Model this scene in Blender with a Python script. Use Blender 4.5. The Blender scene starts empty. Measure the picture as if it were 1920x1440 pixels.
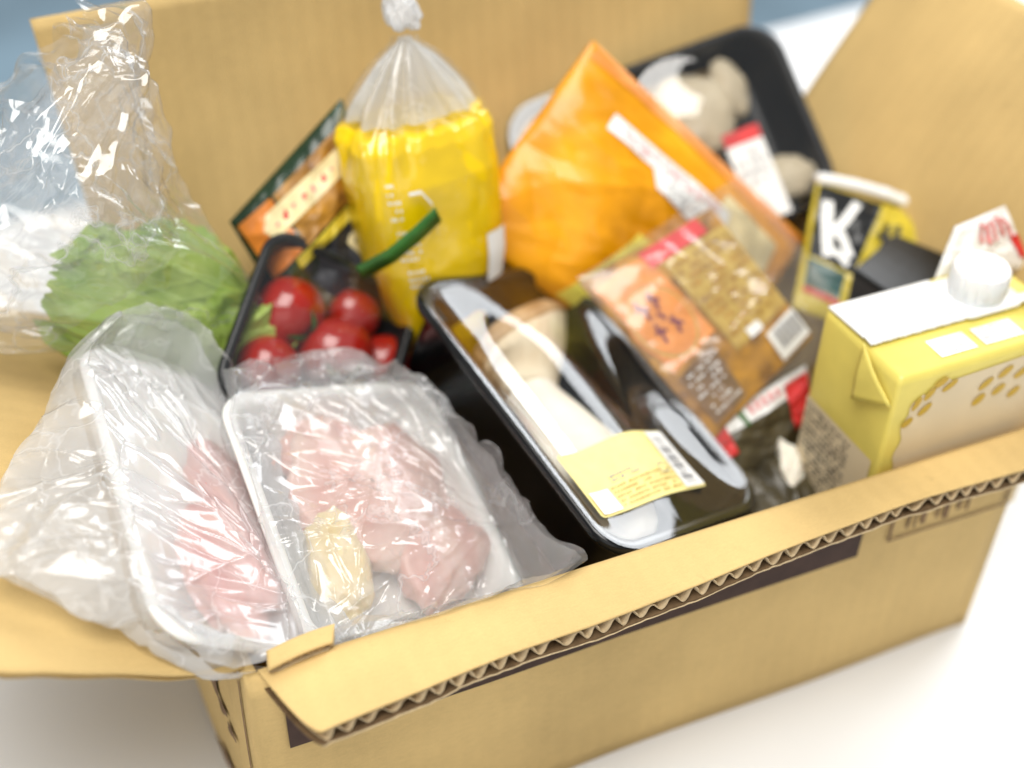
import bpy, math, random
import numpy as np
from mathutils import Matrix, Vector

random.seed(7)
scene = bpy.context.scene
COL = scene.collection

# ------------------------------------------------------------------ camera
CAM = np.array([-0.0357, -0.2937, 0.4889])
PITCH, ROLL, YAW, FPX = 0.686456, 0.0225686, 0.4232839, 2463.75
def camera_axes():
    h = np.array([math.sin(YAW), math.cos(YAW), 0]); r = np.array([math.cos(YAW), -math.sin(YAW), 0]); u = np.array([0, 0, 1.0])
    f = h*math.cos(PITCH) - u*math.sin(PITCH); up = h*math.sin(PITCH) + u*math.cos(PITCH)
    c, s = math.cos(ROLL), math.sin(ROLL)
    return c*r + s*up, -s*r + c*up, f
cd = bpy.data.cameras.new('camera'); cam = bpy.data.objects.new('camera', cd); COL.objects.link(cam)
_r, _u, _f = camera_axes()
cam.matrix_world = Matrix(((_r[0], _u[0], -_f[0], CAM[0]), (_r[1], _u[1], -_f[1], CAM[1]), (_r[2], _u[2], -_f[2], CAM[2]), (0, 0, 0, 1)))
cd.sensor_width = 36; cd.lens = 36*FPX/1920; cd.clip_start = 0.01; cd.clip_end = 100
cd.dof.use_dof = True; cd.dof.focus_distance = 0.487; cd.dof.aperture_fstop = 3.0
scene.camera = cam

# ------------------------------------------------------------------ light
world = bpy.data.worlds.new('World'); scene.world = world; world.use_nodes = True
world.node_tree.nodes['Background'].inputs[0].default_value = (0.92, 0.96, 1.0, 1)
world.node_tree.nodes['Background'].inputs[1].default_value = 0.33
def area(name, loc, target, sx, sy, power, color):
    l = bpy.data.lights.new(name, 'AREA'); l.shape = 'RECTANGLE'; l.size = sx; l.size_y = sy; l.energy = power; l.color = color
    o = bpy.data.objects.new(name, l); COL.objects.link(o); o.location = loc
    o.rotation_euler = (Vector(target) - Vector(loc)).to_track_quat('-Z', 'Y').to_euler()
    return o
area('window_light', (1.75, 1.15, 1.35), (0.17, 0.1, 0.12), 1.5, 1.1, 40, (0.94, 0.97, 1.0))
area('ceiling_light', (-0.25, -0.35, 2.05), (0.17, 0.1, 0.1), 1.3, 1.3, 46, (1.0, 0.97, 0.92))
area('front_fill', (-0.9, -1.9, 1.3), (0.17, 0.1, 0.1), 2.0, 1.4, 7, (1.0, 0.97, 0.93))  # soft fill added from the front left to lift the front panel
scene.view_settings.view_transform = 'Standard'; scene.view_settings.look = 'None'
scene.view_settings.exposure = 0.16; scene.view_settings.gamma = 1.0; scene.view_settings.use_curve_mapping = False
scene.render.engine = 'CYCLES'
scene.cycles.max_bounces = 14; scene.cycles.transparent_max_bounces = 32; scene.cycles.diffuse_bounces = 4
scene.cycles.glossy_bounces = 4; scene.cycles.transmission_bounces = 6
scene.cycles.caustics_reflective = False; scene.cycles.caustics_refractive = False
scene.cycles.sample_clamp_indirect = 6.0
scene.cycles.use_denoising = True

# ------------------------------------------------------------------ noise
def _h(ix, iy, seed):
    v = np.sin(ix*127.1 + iy*311.7 + seed*74.7)*43758.5453
    return (v - np.floor(v))*2 - 1
def vnoise(x, y, seed=0):
    xi, yi = np.floor(x), np.floor(y); fx, fy = x - xi, y - yi
    fx = fx*fx*(3 - 2*fx); fy = fy*fy*(3 - 2*fy)
    a, b, c, d = _h(xi, yi, seed), _h(xi+1, yi, seed), _h(xi, yi+1, seed), _h(xi+1, yi+1, seed)
    return (a*(1-fx) + b*fx)*(1-fy) + (c*(1-fx) + d*fx)*fy
def facet(x, y, seed=0):
    x, y = x + 0.45*vnoise(x*.9+3.1, y*.9, seed+11), y + 0.45*vnoise(x*.9, y*.9+7.7, seed+12)
    xi, yi = np.floor(x), np.floor(y); fx, fy = x - xi, y - yi
    a, b, c, d = _h(xi, yi, seed), _h(xi+1, yi, seed), _h(xi, yi+1, seed), _h(xi+1, yi+1, seed)
    lo = a + (b-a)*fx + (c-a)*fy; hi = d + (c-d)*(1-fx) + (b-d)*(1-fy)
    return np.where(fx + fy < 1, lo, hi)
def crinkle(x, y, seed=0):
    out = 0; amp = 1.0
    for k in range(3):
        a = 0.7 + 1.9*k + seed; c, s = math.cos(a), math.sin(a)
        f = 1.9**k
        out = out + amp*facet((x*c + y*s)*f*(0.6 if k % 2 else 1.0), (-x*s + y*c)*f*(1.5 if k % 2 else 1.0), seed + k*5)
        amp *= 0.46
    return out
def crease(x, y, ang, seed=0):
    """long sharp folds running along direction ang"""
    c, s = math.cos(ang), math.sin(ang)
    u, v = x*c + y*s, -x*s + y*c
    v = v + 0.35*vnoise(u*0.5, v*0.5, seed+3)
    return 1 - 2*np.abs(facet(u*0.22, v*1.0, seed))
def ridges(x, y, n, box, ln, wd, seed, center=None, bias=0.6):
    """thin sharp fold lines scattered over a sheet, partly radiating from 'center'"""
    rs = np.random.RandomState(seed); out = np.zeros(np.broadcast(x, y).shape)
    wx = x + wd*1.5*vnoise(x/ln*4, y/ln*4, seed); wy = y + wd*1.5*vnoise(x/ln*4 + 5, y/ln*4, seed+1)
    for k in range(n):
        px, py = rs.uniform(box[0], box[1]), rs.uniform(box[2], box[3]); a = rs.uniform(0, math.pi)
        if center is not None and rs.rand() < bias: a = math.atan2(py - center[1], px - center[0]) + rs.normal(0, .18)
        l_ = ln*rs.uniform(.35, 1.3); w_ = wd*rs.uniform(.6, 1.7); dx, dy = wx - px, wy - py
        al = dx*math.cos(a) + dy*math.sin(a); ac = -dx*math.sin(a) + dy*math.cos(a)
        env = np.clip(1 - np.abs(al)/(l_*.5), 0, 1)**.6
        out += rs.choice([1, 1, -1])*rs.uniform(.4, 1)*env*np.exp(-np.abs(ac)/w_)
    return out
def smooth(a, b, x):
    t = np.clip((x - a)/(b - a), 0, 1); return t*t*(3 - 2*t)

# ------------------------------------------------------------------ building helpers
def thing(name, label, cat, loc, group=None):
    o = bpy.data.objects.new(name, None); COL.objects.link(o); o.location = tuple(float(v) for v in loc)
    o.empty_display_size = 0.01
    return tag(o, label, cat, group)
def tag(o, label, cat, group=None):
    o['label'] = label; o['category'] = cat
    if group: o['group'] = group
    return o
def struct(o):
    o['kind'] = 'structure'; return o
def mesh(name, verts, faces, m, parent=None, smooth_shade=True, origin=None):
    """verts in world metres; stored relative to the parent's (or own) base point"""
    v = np.asarray(verts, float).reshape(-1, 3)
    if parent is not None:
        base = np.array(parent.location) if parent.parent is None else np.array(parent.parent.location)
    elif origin is not None: base = np.array(origin, float)
    else: base = np.array([v[:, 0].mean(), v[:, 1].mean(), v[:, 2].min()])
    me = bpy.data.meshes.new(name); me.from_pydata((v - base).tolist(), [], faces)
    if smooth_shade: me.polygons.foreach_set('use_smooth', [True]*len(me.polygons))
    me.materials.append(m); me.update()
    o = bpy.data.objects.new(name, me); COL.objects.link(o)
    if parent is not None: o.parent = parent
    else: o.location = tuple(base)
    return o
def grid_faces(m, n, wrap=False, off=0):
    nn = n if wrap else n - 1
    i = np.arange(m-1)[:, None]; j = np.arange(nn)[None, :]; j2 = (j+1) % n
    q = np.stack([i*n + j + 0*j2, i*n + j2, (i+1)*n + j2, (i+1)*n + j + 0*j2], -1).reshape(-1, 4) + off
    return q.tolist()
def grid(name, pts, m, parent=None, wrap=False, smooth_shade=True, caps=False):
    a, b = pts.shape[:2]; f = grid_faces(a, b, wrap)
    if caps: f += [list(range(b))[::-1], list(range((a-1)*b, a*b))]
    return mesh(name, pts.reshape(-1, 3), f, m, parent, smooth_shade)
def shell(name, pts, thick, m, parent=None, smooth_shade=True, nrm=None):
    """a sheet with real thickness: the grid and an offset copy joined round the edge"""
    a, b = pts.shape[:2]
    if nrm is None:
        du = np.gradient(pts, axis=0); dv = np.gradient(pts, axis=1)
        nrm = np.cross(du, dv); nrm /= np.linalg.norm(nrm, axis=2, keepdims=True) + 1e-12
    q = pts - nrm*thick; N = a*b
    f = grid_faces(a, b) + [r[::-1] for r in grid_faces(a, b, off=N)]
    edge = [i*b for i in range(a)][::-1] + list(range(1, b)) + [i*b + b - 1 for i in range(1, a)] + [(a-1)*b + j for j in range(b-2, 0, -1)]
    for k in range(len(edge)):
        e0, e1 = edge[k], edge[(k+1) % len(edge)]
        f.append([e0, e0 + N, e1 + N, e1])
    o = mesh(name, np.concatenate([pts.reshape(-1, 3), q.reshape(-1, 3)]), f, m, parent, smooth_shade)
    return o
def bevel(o, w=0.0006, seg=2, ang=40):
    b = o.modifiers.new('Bevel', 'BEVEL'); b.width = w; b.segments = seg; b.limit_method = 'ANGLE'; b.angle_limit = math.radians(ang)
    return o
class Frame:
    def __init__(s, c, x, y):
        s.c = np.array(c, float); s.x = np.array(x, float); s.x /= np.linalg.norm(s.x)
        y = np.array(y, float); y = y - s.x*(s.x @ y); s.y = y/np.linalg.norm(y); s.n = np.cross(s.x, s.y)
    def P(s, u, v, h=0.0):
        u, v, h = np.broadcast_arrays(np.asarray(u, float), np.asarray(v, float), np.asarray(h, float))
        return s.c + u[..., None]*s.x + v[..., None]*s.y + h[..., None]*s.n
def rrect(w, l, r, n=96):
    """rounded rectangle outline, n points, counter-clockwise"""
    na = n//8; ns = n//4 - na; pts = []
    cs = ((w/2-r, l/2-r), (-w/2+r, l/2-r), (-w/2+r, -l/2+r), (w/2-r, -l/2+r))
    for k in range(4):
        (cx, cy), (dx, dy) = cs[k], cs[(k+1) % 4]
        for j in range(na):
            a = math.pi/2*(k + j/(na-1)); pts.append((cx + r*math.cos(a), cy + r*math.sin(a)))
        a = math.pi/2*(k+1); ox, oy = r*math.cos(a), r*math.sin(a)
        for j in range(ns):
            t = (j+1)/(ns+1); pts.append((cx + (dx-cx)*t + ox, cy + (dy-cy)*t + oy))
    return np.array(pts)
def box_pts(x0, x1, y0, y1, z0, z1):
    v = [(x, y, z) for z in (z0, z1) for y in (y0, y1) for x in (x0, x1)]
    f = [[0, 2, 3, 1], [4, 5, 7, 6], [0, 1, 5, 4], [2, 6, 7, 3], [0, 4, 6, 2], [1, 3, 7, 5]]
    return np.array(v, float), f

# ------------------------------------------------------------------ materials
class NT:
    def __init__(s, name):
        s.m = bpy.data.materials.new(name); s.m.use_nodes = True; s.t = s.m.node_tree
        s.b = s.t.nodes['Principled BSDF']; s.o = s.t.nodes['Material Output']
    def n(s, typ, **kw):
        o = s.t.nodes.new(typ)
        for k, v in kw.items():
            if hasattr(o, k): setattr(o, k, v)
        return o
    def l(s, a, b): s.t.links.new(a, b)
    def coord(s): return s.n('ShaderNodeTexCoord').outputs['Object']
def plain(name, color, rough=0.5, spec=0.5, var=0.0, scale=60, bump=0.0, bscale=200, sss=0.0, coat=0.0, trans=0.0, color2=None, detail=4, grain=None):
    k = NT(name); k.b.inputs['Roughness'].default_value = rough; k.b.inputs['Specular IOR Level'].default_value = spec
    k.b.inputs['Base Color'].default_value = (*color, 1); k.b.inputs['Coat Weight'].default_value = coat; k.b.inputs['Coat Roughness'].default_value = .06
    if sss: k.b.inputs['Subsurface Weight'].default_value = sss; k.b.inputs['Subsurface Radius'].default_value = (1, .45, .3); k.b.inputs['Subsurface Scale'].default_value = .004
    if trans: k.b.inputs['Transmission Weight'].default_value = trans
    c = k.coord()
    if grain:
        gm = k.n('ShaderNodeMapping'); gm.inputs['Scale'].default_value = grain; gm.inputs['Rotation'].default_value = (.2, .3, .5); k.l(c, gm.inputs['Vector']); c = gm.outputs[0]
    if var or color2:
        nz = k.n('ShaderNodeTexNoise'); nz.inputs['Scale'].default_value = scale; nz.inputs['Detail'].default_value = detail; k.l(c, nz.inputs['Vector'])
        r = k.n('ShaderNodeValToRGB'); r.color_ramp.elements[0].position = .33; r.color_ramp.elements[1].position = .67
        c2 = color2 or tuple(min(1, v*(1+var)) for v in color); c1 = color if color2 else tuple(v*(1-var) for v in color)
        r.color_ramp.elements[0].color = (*c1, 1); r.color_ramp.elements[1].color = (*c2, 1)
        k.l(nz.outputs['Fac'], r.inputs['Fac']); k.l(r.outputs['Color'], k.b.inputs['Base Color'])
    if bump:
        n2 = k.n('ShaderNodeTexNoise'); n2.inputs['Scale'].default_value = bscale; n2.inputs['Detail'].default_value = 5; k.l(c, n2.inputs['Vector'])
        bp = k.n('ShaderNodeBump'); bp.inputs['Strength'].default_value = bump; bp.inputs['Distance'].default_value = .001
        k.l(n2.outputs['Fac'], bp.inputs['Height']); k.l(bp.outputs['Normal'], k.b.inputs['Normal'])
    return k.m
def kraft(name, axis, color=(0.61, 0.43, 0.18)):
    """kraft board: mottled paper, fine fibre grain, faint flutes showing through"""
    k = NT(name); c = k.coord(); k.b.inputs['Roughness'].default_value = .82; k.b.inputs['Specular IOR Level'].default_value = .25
    big = k.n('ShaderNodeTexNoise'); big.inputs['Scale'].default_value = 14; big.inputs['Detail'].default_value = 5; k.l(c, big.inputs['Vector'])
    fib = k.n('ShaderNodeTexNoise'); fib.inputs['Scale'].default_value = 1500; fib.inputs['Detail'].default_value = 3; k.l(c, fib.inputs['Vector'])
    mp = k.n('ShaderNodeMapping'); mp.inputs['Scale'].default_value = (300, 2600, 900); k.l(c, mp.inputs['Vector'])
    st = k.n('ShaderNodeTexNoise'); st.inputs['Scale'].default_value = 1; st.inputs['Detail'].default_value = 2; k.l(mp.outputs['Vector'], st.inputs['Vector'])
    add = k.n('ShaderNodeMath', operation='ADD'); k.l(fib.outputs['Fac'], add.inputs[0]); k.l(st.outputs['Fac'], add.inputs[1])
    m2 = k.n('ShaderNodeMath', operation='MULTIPLY_ADD'); k.l(add.outputs[0], m2.inputs[0]); m2.inputs[1].default_value = .25; k.l(big.outputs['Fac'], m2.inputs[2])
    r = k.n('ShaderNodeValToRGB'); r.color_ramp.elements[0].position = .5; r.color_ramp.elements[1].position = 1.0
    r.color_ramp.elements[0].color = (*[v*.80 for v in color], 1); r.color_ramp.elements[1].color = (*[min(1, v*1.14) for v in color], 1)
    k.l(m2.outputs[0], r.inputs['Fac'])
    sp = k.n('ShaderNodeTexNoise'); sp.inputs['Scale'].default_value = 70; sp.inputs['Detail'].default_value = 8; sp.inputs['Roughness'].default_value = .75; k.l(c, sp.inputs['Vector'])
    sr = k.n('ShaderNodeMapRange'); k.l(sp.outputs['Fac'], sr.inputs[0]); sr.inputs[1].default_value = .62; sr.inputs[2].default_value = .74; sr.inputs[3].default_value = 0; sr.inputs[4].default_value = .35
    sx = k.n('ShaderNodeMix', data_type='RGBA'); k.l(sr.outputs[0], sx.inputs[0]); k.l(r.outputs['Color'], sx.inputs[6]); sx.inputs[7].default_value = (*[v*.55 for v in color], 1)
    k.l(sx.outputs[2], k.b.inputs['Base Color'])
    wv = k.n('ShaderNodeTexWave', wave_type='BANDS', bands_direction=axis); wv.inputs['Scale'].default_value = 36; wv.inputs['Distortion'].default_value = .6; wv.inputs['Detail'].default_value = 1; k.l(c, wv.inputs['Vector'])
    b1 = k.n('ShaderNodeBump'); b1.inputs['Strength'].default_value = .16; b1.inputs['Distance'].default_value = .0012; k.l(wv.outputs['Fac'], b1.inputs['Height'])
    b2 = k.n('ShaderNodeBump'); b2.inputs['Strength'].default_value = .22; b2.inputs['Distance'].default_value = .0004; k.l(add.outputs[0], b2.inputs['Height']); k.l(b1.outputs['Normal'], b2.inputs['Normal'])
    k.l(b2.outputs['Normal'], k.b.inputs['Normal'])
    return k.m
def film(name, haze=0.1, gloss=1.3, rough=0.07, scale=55, tilt=0.35, tint=(1, 1, 1), white=(.86, .87, .88), streak=0.0, stretch=(1, 1, 1)):
    """thin plastic film: see-through, milky by 'haze', glinting on small facets"""
    k = NT(name); c = k.coord(); k.t.nodes.remove(k.b)
    wz = k.n('ShaderNodeTexNoise'); wz.inputs['Scale'].default_value = scale*.5; wz.inputs['Detail'].default_value = 2; k.l(c, wz.inputs['Vector'])
    ws = k.n('ShaderNodeVectorMath', operation='SCALE'); k.l(wz.outputs['Color'], ws.inputs[0]); ws.inputs['Scale'].default_value = .9/scale
    wa = k.n('ShaderNodeVectorMath', operation='ADD'); k.l(c, wa.inputs[0]); k.l(ws.outputs[0], wa.inputs[1])
    mk = k.n('ShaderNodeTexNoise'); mk.inputs['Scale'].default_value = scale*.35; mk.inputs['Detail'].default_value = 1; k.l(c, mk.inputs['Vector'])
    mr = k.n('ShaderNodeMapRange'); k.l(mk.outputs['Fac'], mr.inputs[0]); mr.inputs[1].default_value = .42; mr.inputs[2].default_value = .62; mr.inputs[3].default_value = .12; mr.inputs[4].default_value = 1.0
    acc = None
    for i_, (sc, t, rz) in enumerate(((scale, tilt, .6), (scale*1.5, tilt*.8, -.9), (scale*2.4, tilt*.45, 2.2))):
        mp = k.n('ShaderNodeMapping'); mp.inputs['Scale'].default_value = (1, .22, .5); mp.inputs['Rotation'].default_value = (.3*i_, .2, rz); k.l(wa.outputs[0], mp.inputs['Vector'])
        vo = k.n('ShaderNodeTexVoronoi'); vo.inputs['Scale'].default_value = sc; k.l(mp.outputs[0], vo.inputs['Vector'])
        sb = k.n('ShaderNodeVectorMath', operation='SUBTRACT'); k.l(vo.outputs['Color'], sb.inputs[0]); sb.inputs[1].default_value = (.5, .5, .5)
        sm = k.n('ShaderNodeVectorMath', operation='SCALE'); k.l(sb.outputs[0], sm.inputs[0]); sm.inputs['Scale'].default_value = 2*t
        if acc is None: acc = sm.outputs[0]
        else:
            ad = k.n('ShaderNodeVectorMath', operation='ADD'); k.l(acc, ad.inputs[0]); k.l(sm.outputs[0], ad.inputs[1]); acc = ad.outputs[0]
    am = k.n('ShaderNodeVectorMath', operation='SCALE'); k.l(acc, am.inputs[0]); k.l(mr.outputs[0], am.inputs['Scale']); acc = am.outputs[0]
    g = k.n('ShaderNodeNewGeometry')
    ad = k.n('ShaderNodeVectorMath', operation='ADD'); k.l(g.outputs['Normal'], ad.inputs[0]); k.l(acc, ad.inputs[1])
    nr = k.n('ShaderNodeVectorMath', operation='NORMALIZE'); k.l(ad.outputs[0], nr.inputs[0]); N = nr.outputs[0]
    lw = k.n('ShaderNodeLayerWeight'); lw.inputs['Blend'].default_value = .5; k.l(N, lw.inputs['Normal'])
    pw = k.n('ShaderNodeMath', operation='POWER'); k.l(lw.outputs['Facing'], pw.inputs[0]); pw.inputs[1].default_value = 4.0
    fm = k.n('ShaderNodeMath', operation='MULTIPLY_ADD', use_clamp=True); k.l(pw.outputs[0], fm.inputs[0]); fm.inputs[1].default_value = .55*gloss; fm.inputs[2].default_value = .055*gloss
    tr = k.n('ShaderNodeBsdfTransparent'); tr.inputs[0].default_value = (*tint, 1)
    df = k.n('ShaderNodeBsdfDiffuse'); df.inputs[0].default_value = (*white, 1); k.l(N, df.inputs['Normal'])
    tl = k.n('ShaderNodeBsdfTranslucent'); tl.inputs[0].default_value = (*white, 1); k.l(N, tl.inputs['Normal'])
    dm = k.n('ShaderNodeMixShader'); dm.inputs[0].default_value = .45; k.l(df.outputs[0], dm.inputs[1]); k.l(tl.outputs[0], dm.inputs[2])
    hz = k.n('ShaderNodeMixShader'); k.l(tr.outputs[0], hz.inputs[1]); k.l(dm.outputs[0], hz.inputs[2])
    if streak:   # stress-whitened creases in the film
        rn = k.n('ShaderNodeTexNoise'); rn.inputs['Scale'].default_value = scale*.55; rn.inputs['Detail'].default_value = 4; k.l(wa.outputs[0], rn.inputs['Vector'])
        s1 = k.n('ShaderNodeMath', operation='SUBTRACT'); k.l(rn.outputs['Fac'], s1.inputs[0]); s1.inputs[1].default_value = .5
        s2 = k.n('ShaderNodeMath', operation='ABSOLUTE'); k.l(s1.outputs[0], s2.inputs[0])
        s3 = k.n('ShaderNodeMapRange'); k.l(s2.outputs[0], s3.inputs[0]); s3.inputs[1].default_value = 0; s3.inputs[2].default_value = .013; s3.inputs[3].default_value = haze + streak; s3.inputs[4].default_value = haze
        k.l(s3.outputs[0], hz.inputs[0])
    else: hz.inputs[0].default_value = haze
    gl = k.n('ShaderNodeBsdfGlossy'); gl.inputs['Roughness'].default_value = rough; k.l(N, gl.inputs['Normal'])
    mx = k.n('ShaderNodeMixShader'); k.l(fm.outputs[0], mx.inputs[0]); k.l(hz.outputs[0], mx.inputs[1]); k.l(gl.outputs[0], mx.inputs[2])
    k.l(mx.outputs[0], k.o.inputs['Surface'])
    return k.m
M = {}
M['kraft_x'] = kraft('kraft board, flutes upright', 'X'); M['kraft_y'] = kraft('kraft board, flutes across', 'Y')
M['kraft_pale'] = plain('torn kraft paper', (.58, .45, .27), .9, .2, .12, 400, .3, 900)
M['fluting'] = plain('fluting paper', (.56, .43, .26), .9, .2, .15, 300, .3, 800)
M['liner_shade'] = plain('liner paper with flute shade in colour', (.12, .075, .038), .9, .2, .2, 300, .3, 800)  # shade of the flute hollows is put into this liner's dark colour
M['ink_brown'] = plain('dark brown print', (.055, .028, .020), .7, .3, .2, 90)
M['ink_faint'] = plain('faint brown print', (.20, .12, .065), .8, .2, .3, 120)
M['table'] = plain('white table top', (.74, .74, .735), .38, .4, .02, 8)
M['floor'] = plain('blue grey floor', (.33, .47, .57), .6, .4, .25, 1.6)
M['foam'] = plain('white foam', (.80, .79, .76), .45, .4, .03, 120, .12, 700, sss=.25)
M['black'] = plain('glossy black plastic', (.006, .0065, .007), .15, .4, .3, 40, .03, 60)
M['black_matt'] = plain('satin black plastic', (.008, .0085, .009), .28, .35, .3, 40, .05, 90)
M['white'] = plain('white print', (.84, .84, .82), .5, .4, .03, 90)
M['grey_ink'] = plain('grey print', (.30, .30, .31), .6, .3)
M['dark_ink'] = plain('black print', (.035, .035, .04), .5, .4)
M['red'] = plain('red print', (.62, .035, .035), .4, .5, .12, 120)
M['pink_ink'] = plain('pink print', (.72, .22, .22), .5, .4, .1, 200)
M['label_yellow'] = plain('yellow label paper', (.82, .71, .29), .7, .2, .05, 160)
M['carton_yellow'] = plain('yellow carton board', (.74, .62, .14), .38, .45, .05, 60, .05, 500)
M['carton_cream'] = plain('cream carton board', (.72, .60, .40), .42, .4, .03, 50)
M['carton_ochre'] = plain('ochre carton print', (.56, .36, .03), .42, .4, .05, 60)
M['carton_white'] = plain('white carton board', (.86, .86, .84), .4, .4, .015, 60, .04, 500)
M['cap'] = plain('white cap plastic', (.86, .87, .87), .32, .5, .01, 60, sss=.15)
M['green_tape'] = plain('green tape', (.035, .15, .02), .3, .5, .35, 70)
M['yellow_bag'] = plain('yellow printed film', (.95, .64, .0015), .22, .5, .06, 50, .35, 120, coat=.2)
M['orange_bag'] = plain('orange printed film', (.82, .33, .003), .30, .4, .28, 22, .6, 70, coat=.15)
M['lemon'] = plain('pale yellow print', (.70, .60, .09), .4, .4, .15, 90)
M['olive'] = plain('dark olive brown film', (.060, .048, .024), .35, .4, .4, 60, .3, 90)
M['cream'] = plain('cream print', (.78, .66, .36), .35, .4, .18, 70)
M['brown_food'] = plain('golden brown food print', (.50, .24, .025), .4, .4, .0, 110, .2, 120, color2=(.20, .09, .02))
M['gold'] = plain('gold printed label', (.55, .38, .09), .4, .4, .0, 160, 0, 1, color2=(.40, .25, .05))
M['orange_ink'] = plain('orange print', (.72, .26, .05), .4, .4, .15, 80)
M['plum_ink'] = plain('plum print', (.18, .03, .05), .5, .4)
M['carrot'] = plain('carrot orange', (.70, .22, .03), .35, .5, .18, 60)
M['dark_green'] = plain('dark green film', (.012, .035, .014), .25, .5, .3, 60, .2, 90)
M['teal'] = plain('teal print', (.025, .075, .07), .35, .5, .2, 60)
M['mustard'] = plain('mustard print', (.60, .47, .04), .35, .5, .15, 60)
M['tomato'] = plain('tomato skin', (.30, .004, .004), .13, .5, .2, 35, 0, 1, sss=.08, coat=.4, color2=(.42, .022, .008))
M['calyx'] = plain('tomato calyx', (.05, .14, .02), .5, .4, .3, 300)
M['chicken'] = plain('raw chicken', (.66, .32, .26), .28, .5, .0, 46, .5, 200, sss=.3, color2=(.80, .60, .50), detail=9, grain=(1, .3, .6))
M['chicken_fat'] = plain('chicken skin and fat', (.80, .60, .24), .3, .5, .0, 70, .35, 300, sss=.3, color2=(.82, .68, .45))
M['meat_red'] = plain('raw pink meat', (.58, .16, .12), .3, .5, .0, 70, .6, 260, sss=.25, color2=(.78, .48, .41), detail=9, grain=(1, .28, .6))
M['meat_dark'] = plain('dark meat', (.30, .09, .06), .3, .5, .3, 80, .3, 300)
M['mush_stem'] = plain('mushroom stem', (.80, .75, .64), .55, .4, .06, 40, .25, 220, sss=.2)
M['mush_cap'] = plain('mushroom cap', (.36, .22, .10), .5, .4, .0, 110, .4, 200, color2=(.58, .40, .22))
M['mush_gill'] = plain('mushroom gills', (.62, .48, .30), .6, .3, .0, 40, .35, 160, color2=(.76, .67, .50))
M['mush_grey'] = plain('beige mushroom', (.56, .48, .34), .55, .4, .12, 40, .2, 200)
M['film_taut'] = film('taut clear film', .004, 1.5, .03, 18, .03)
M['film_crisp'] = film('crinkled clear film', .085, 1.6, .11, 36, .12, streak=.30)
M['film_wrap'] = film('crinkled tray film', .03, 1.2, .10, 60, .12, streak=.10)
M['film_milky'] = film('milky thin bag film', .48, 1.3, .15, 45, .12, streak=.22)
M['film_semi'] = film('half clear thin bag film', .26, 1.4, .12, 45, .13, streak=.26)
M['film_pack'] = film('clear pack film', .05, 1.1, .20, 45, .07)
def leaf_material():
    k = NT('lettuce leaf'); c = k.coord()
    nz = k.n('ShaderNodeTexNoise'); nz.inputs['Scale'].default_value = 26; nz.inputs['Detail'].default_value = 3; k.l(c, nz.inputs['Vector'])
    r = k.n('ShaderNodeValToRGB'); r.color_ramp.elements[0].position = .3; r.color_ramp.elements[1].position = .72
    r.color_ramp.elements[0].color = (.22, .42, .02, 1); r.color_ramp.elements[1].color = (.62, .76, .18, 1); k.l(nz.outputs['Fac'], r.inputs['Fac'])
    k.l(r.outputs['Color'], k.b.inputs['Base Color']); k.b.inputs['Roughness'].default_value = .4
    vo = k.n('ShaderNodeTexVoronoi'); vo.feature = 'DISTANCE_TO_EDGE'; vo.inputs['Scale'].default_value = 90; k.l(c, vo.inputs['Vector'])
    bp = k.n('ShaderNodeBump'); bp.inputs['Strength'].default_value = .12; bp.inputs['Distance'].default_value = .0006; k.l(vo.outputs['Distance'], bp.inputs['Height']); k.l(bp.outputs['Normal'], k.b.inputs['Normal'])
    tl = k.n('ShaderNodeBsdfTranslucent'); k.l(r.outputs['Color'], tl.inputs[0])
    mx = k.n('ShaderNodeMixShader'); mx.inputs[0].default_value = .3; k.l(k.b.outputs[0], mx.inputs[1]); k.l(tl.outputs[0], mx.inputs[2]); k.l(mx.outputs[0], k.o.inputs['Surface'])
    return k.m
M['leaf'] = leaf_material()

# ------------------------------------------------------------------ setting: table and floor
v, f = box_pts(-1.6, 2.2, -1.6, 0, -.03, 0)
ca, sa = math.cos(.1127), math.sin(.1127); v = np.stack([.6388 + (v[:, 0]-.6388)*ca - v[:, 1]*sa, .6205 + (v[:, 0]-.6388)*sa + v[:, 1]*ca, v[:, 2]], -1)
struct(bevel(mesh('table_top', v, f, M['table'], smooth_shade=False, origin=(0, 0, 0)), .004, 3))
v, f = box_pts(-7, 9, -4, 9, -.76, -.72)
struct(mesh('floor', v, f, M['floor'], smooth_shade=False, origin=(0, 0, -.72)))

# ------------------------------------------------------------------ the cardboard box
L, D, H, T = .34, .23, .121, .0045
box = thing('cardboard_box', 'open brown corrugated cardboard box packed with groceries on white table', 'box', (L/2, D/2, 0))
def lerp_grid(a, b, c, d, m, n):
    """a b / d c corners -> (m,n,3) grid"""
    a, b, c, d = (np.array(q, float) for q in (a, b, c, d))
    s = np.linspace(0, 1, m)[:, None, None]; t = np.linspace(0, 1, n)[None, :, None]
    return (a*(1-t) + b*t)*(1-s) + (d*(1-t) + c*t)*s
def wobble(p, amp, freq, axis, seed=1):
    q = p.copy(); uv = [i for i in range(3) if i != axis]
    q[..., axis] += amp*vnoise(p[..., uv[0]]*freq, p[..., uv[1]]*freq, seed); return q
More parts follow.
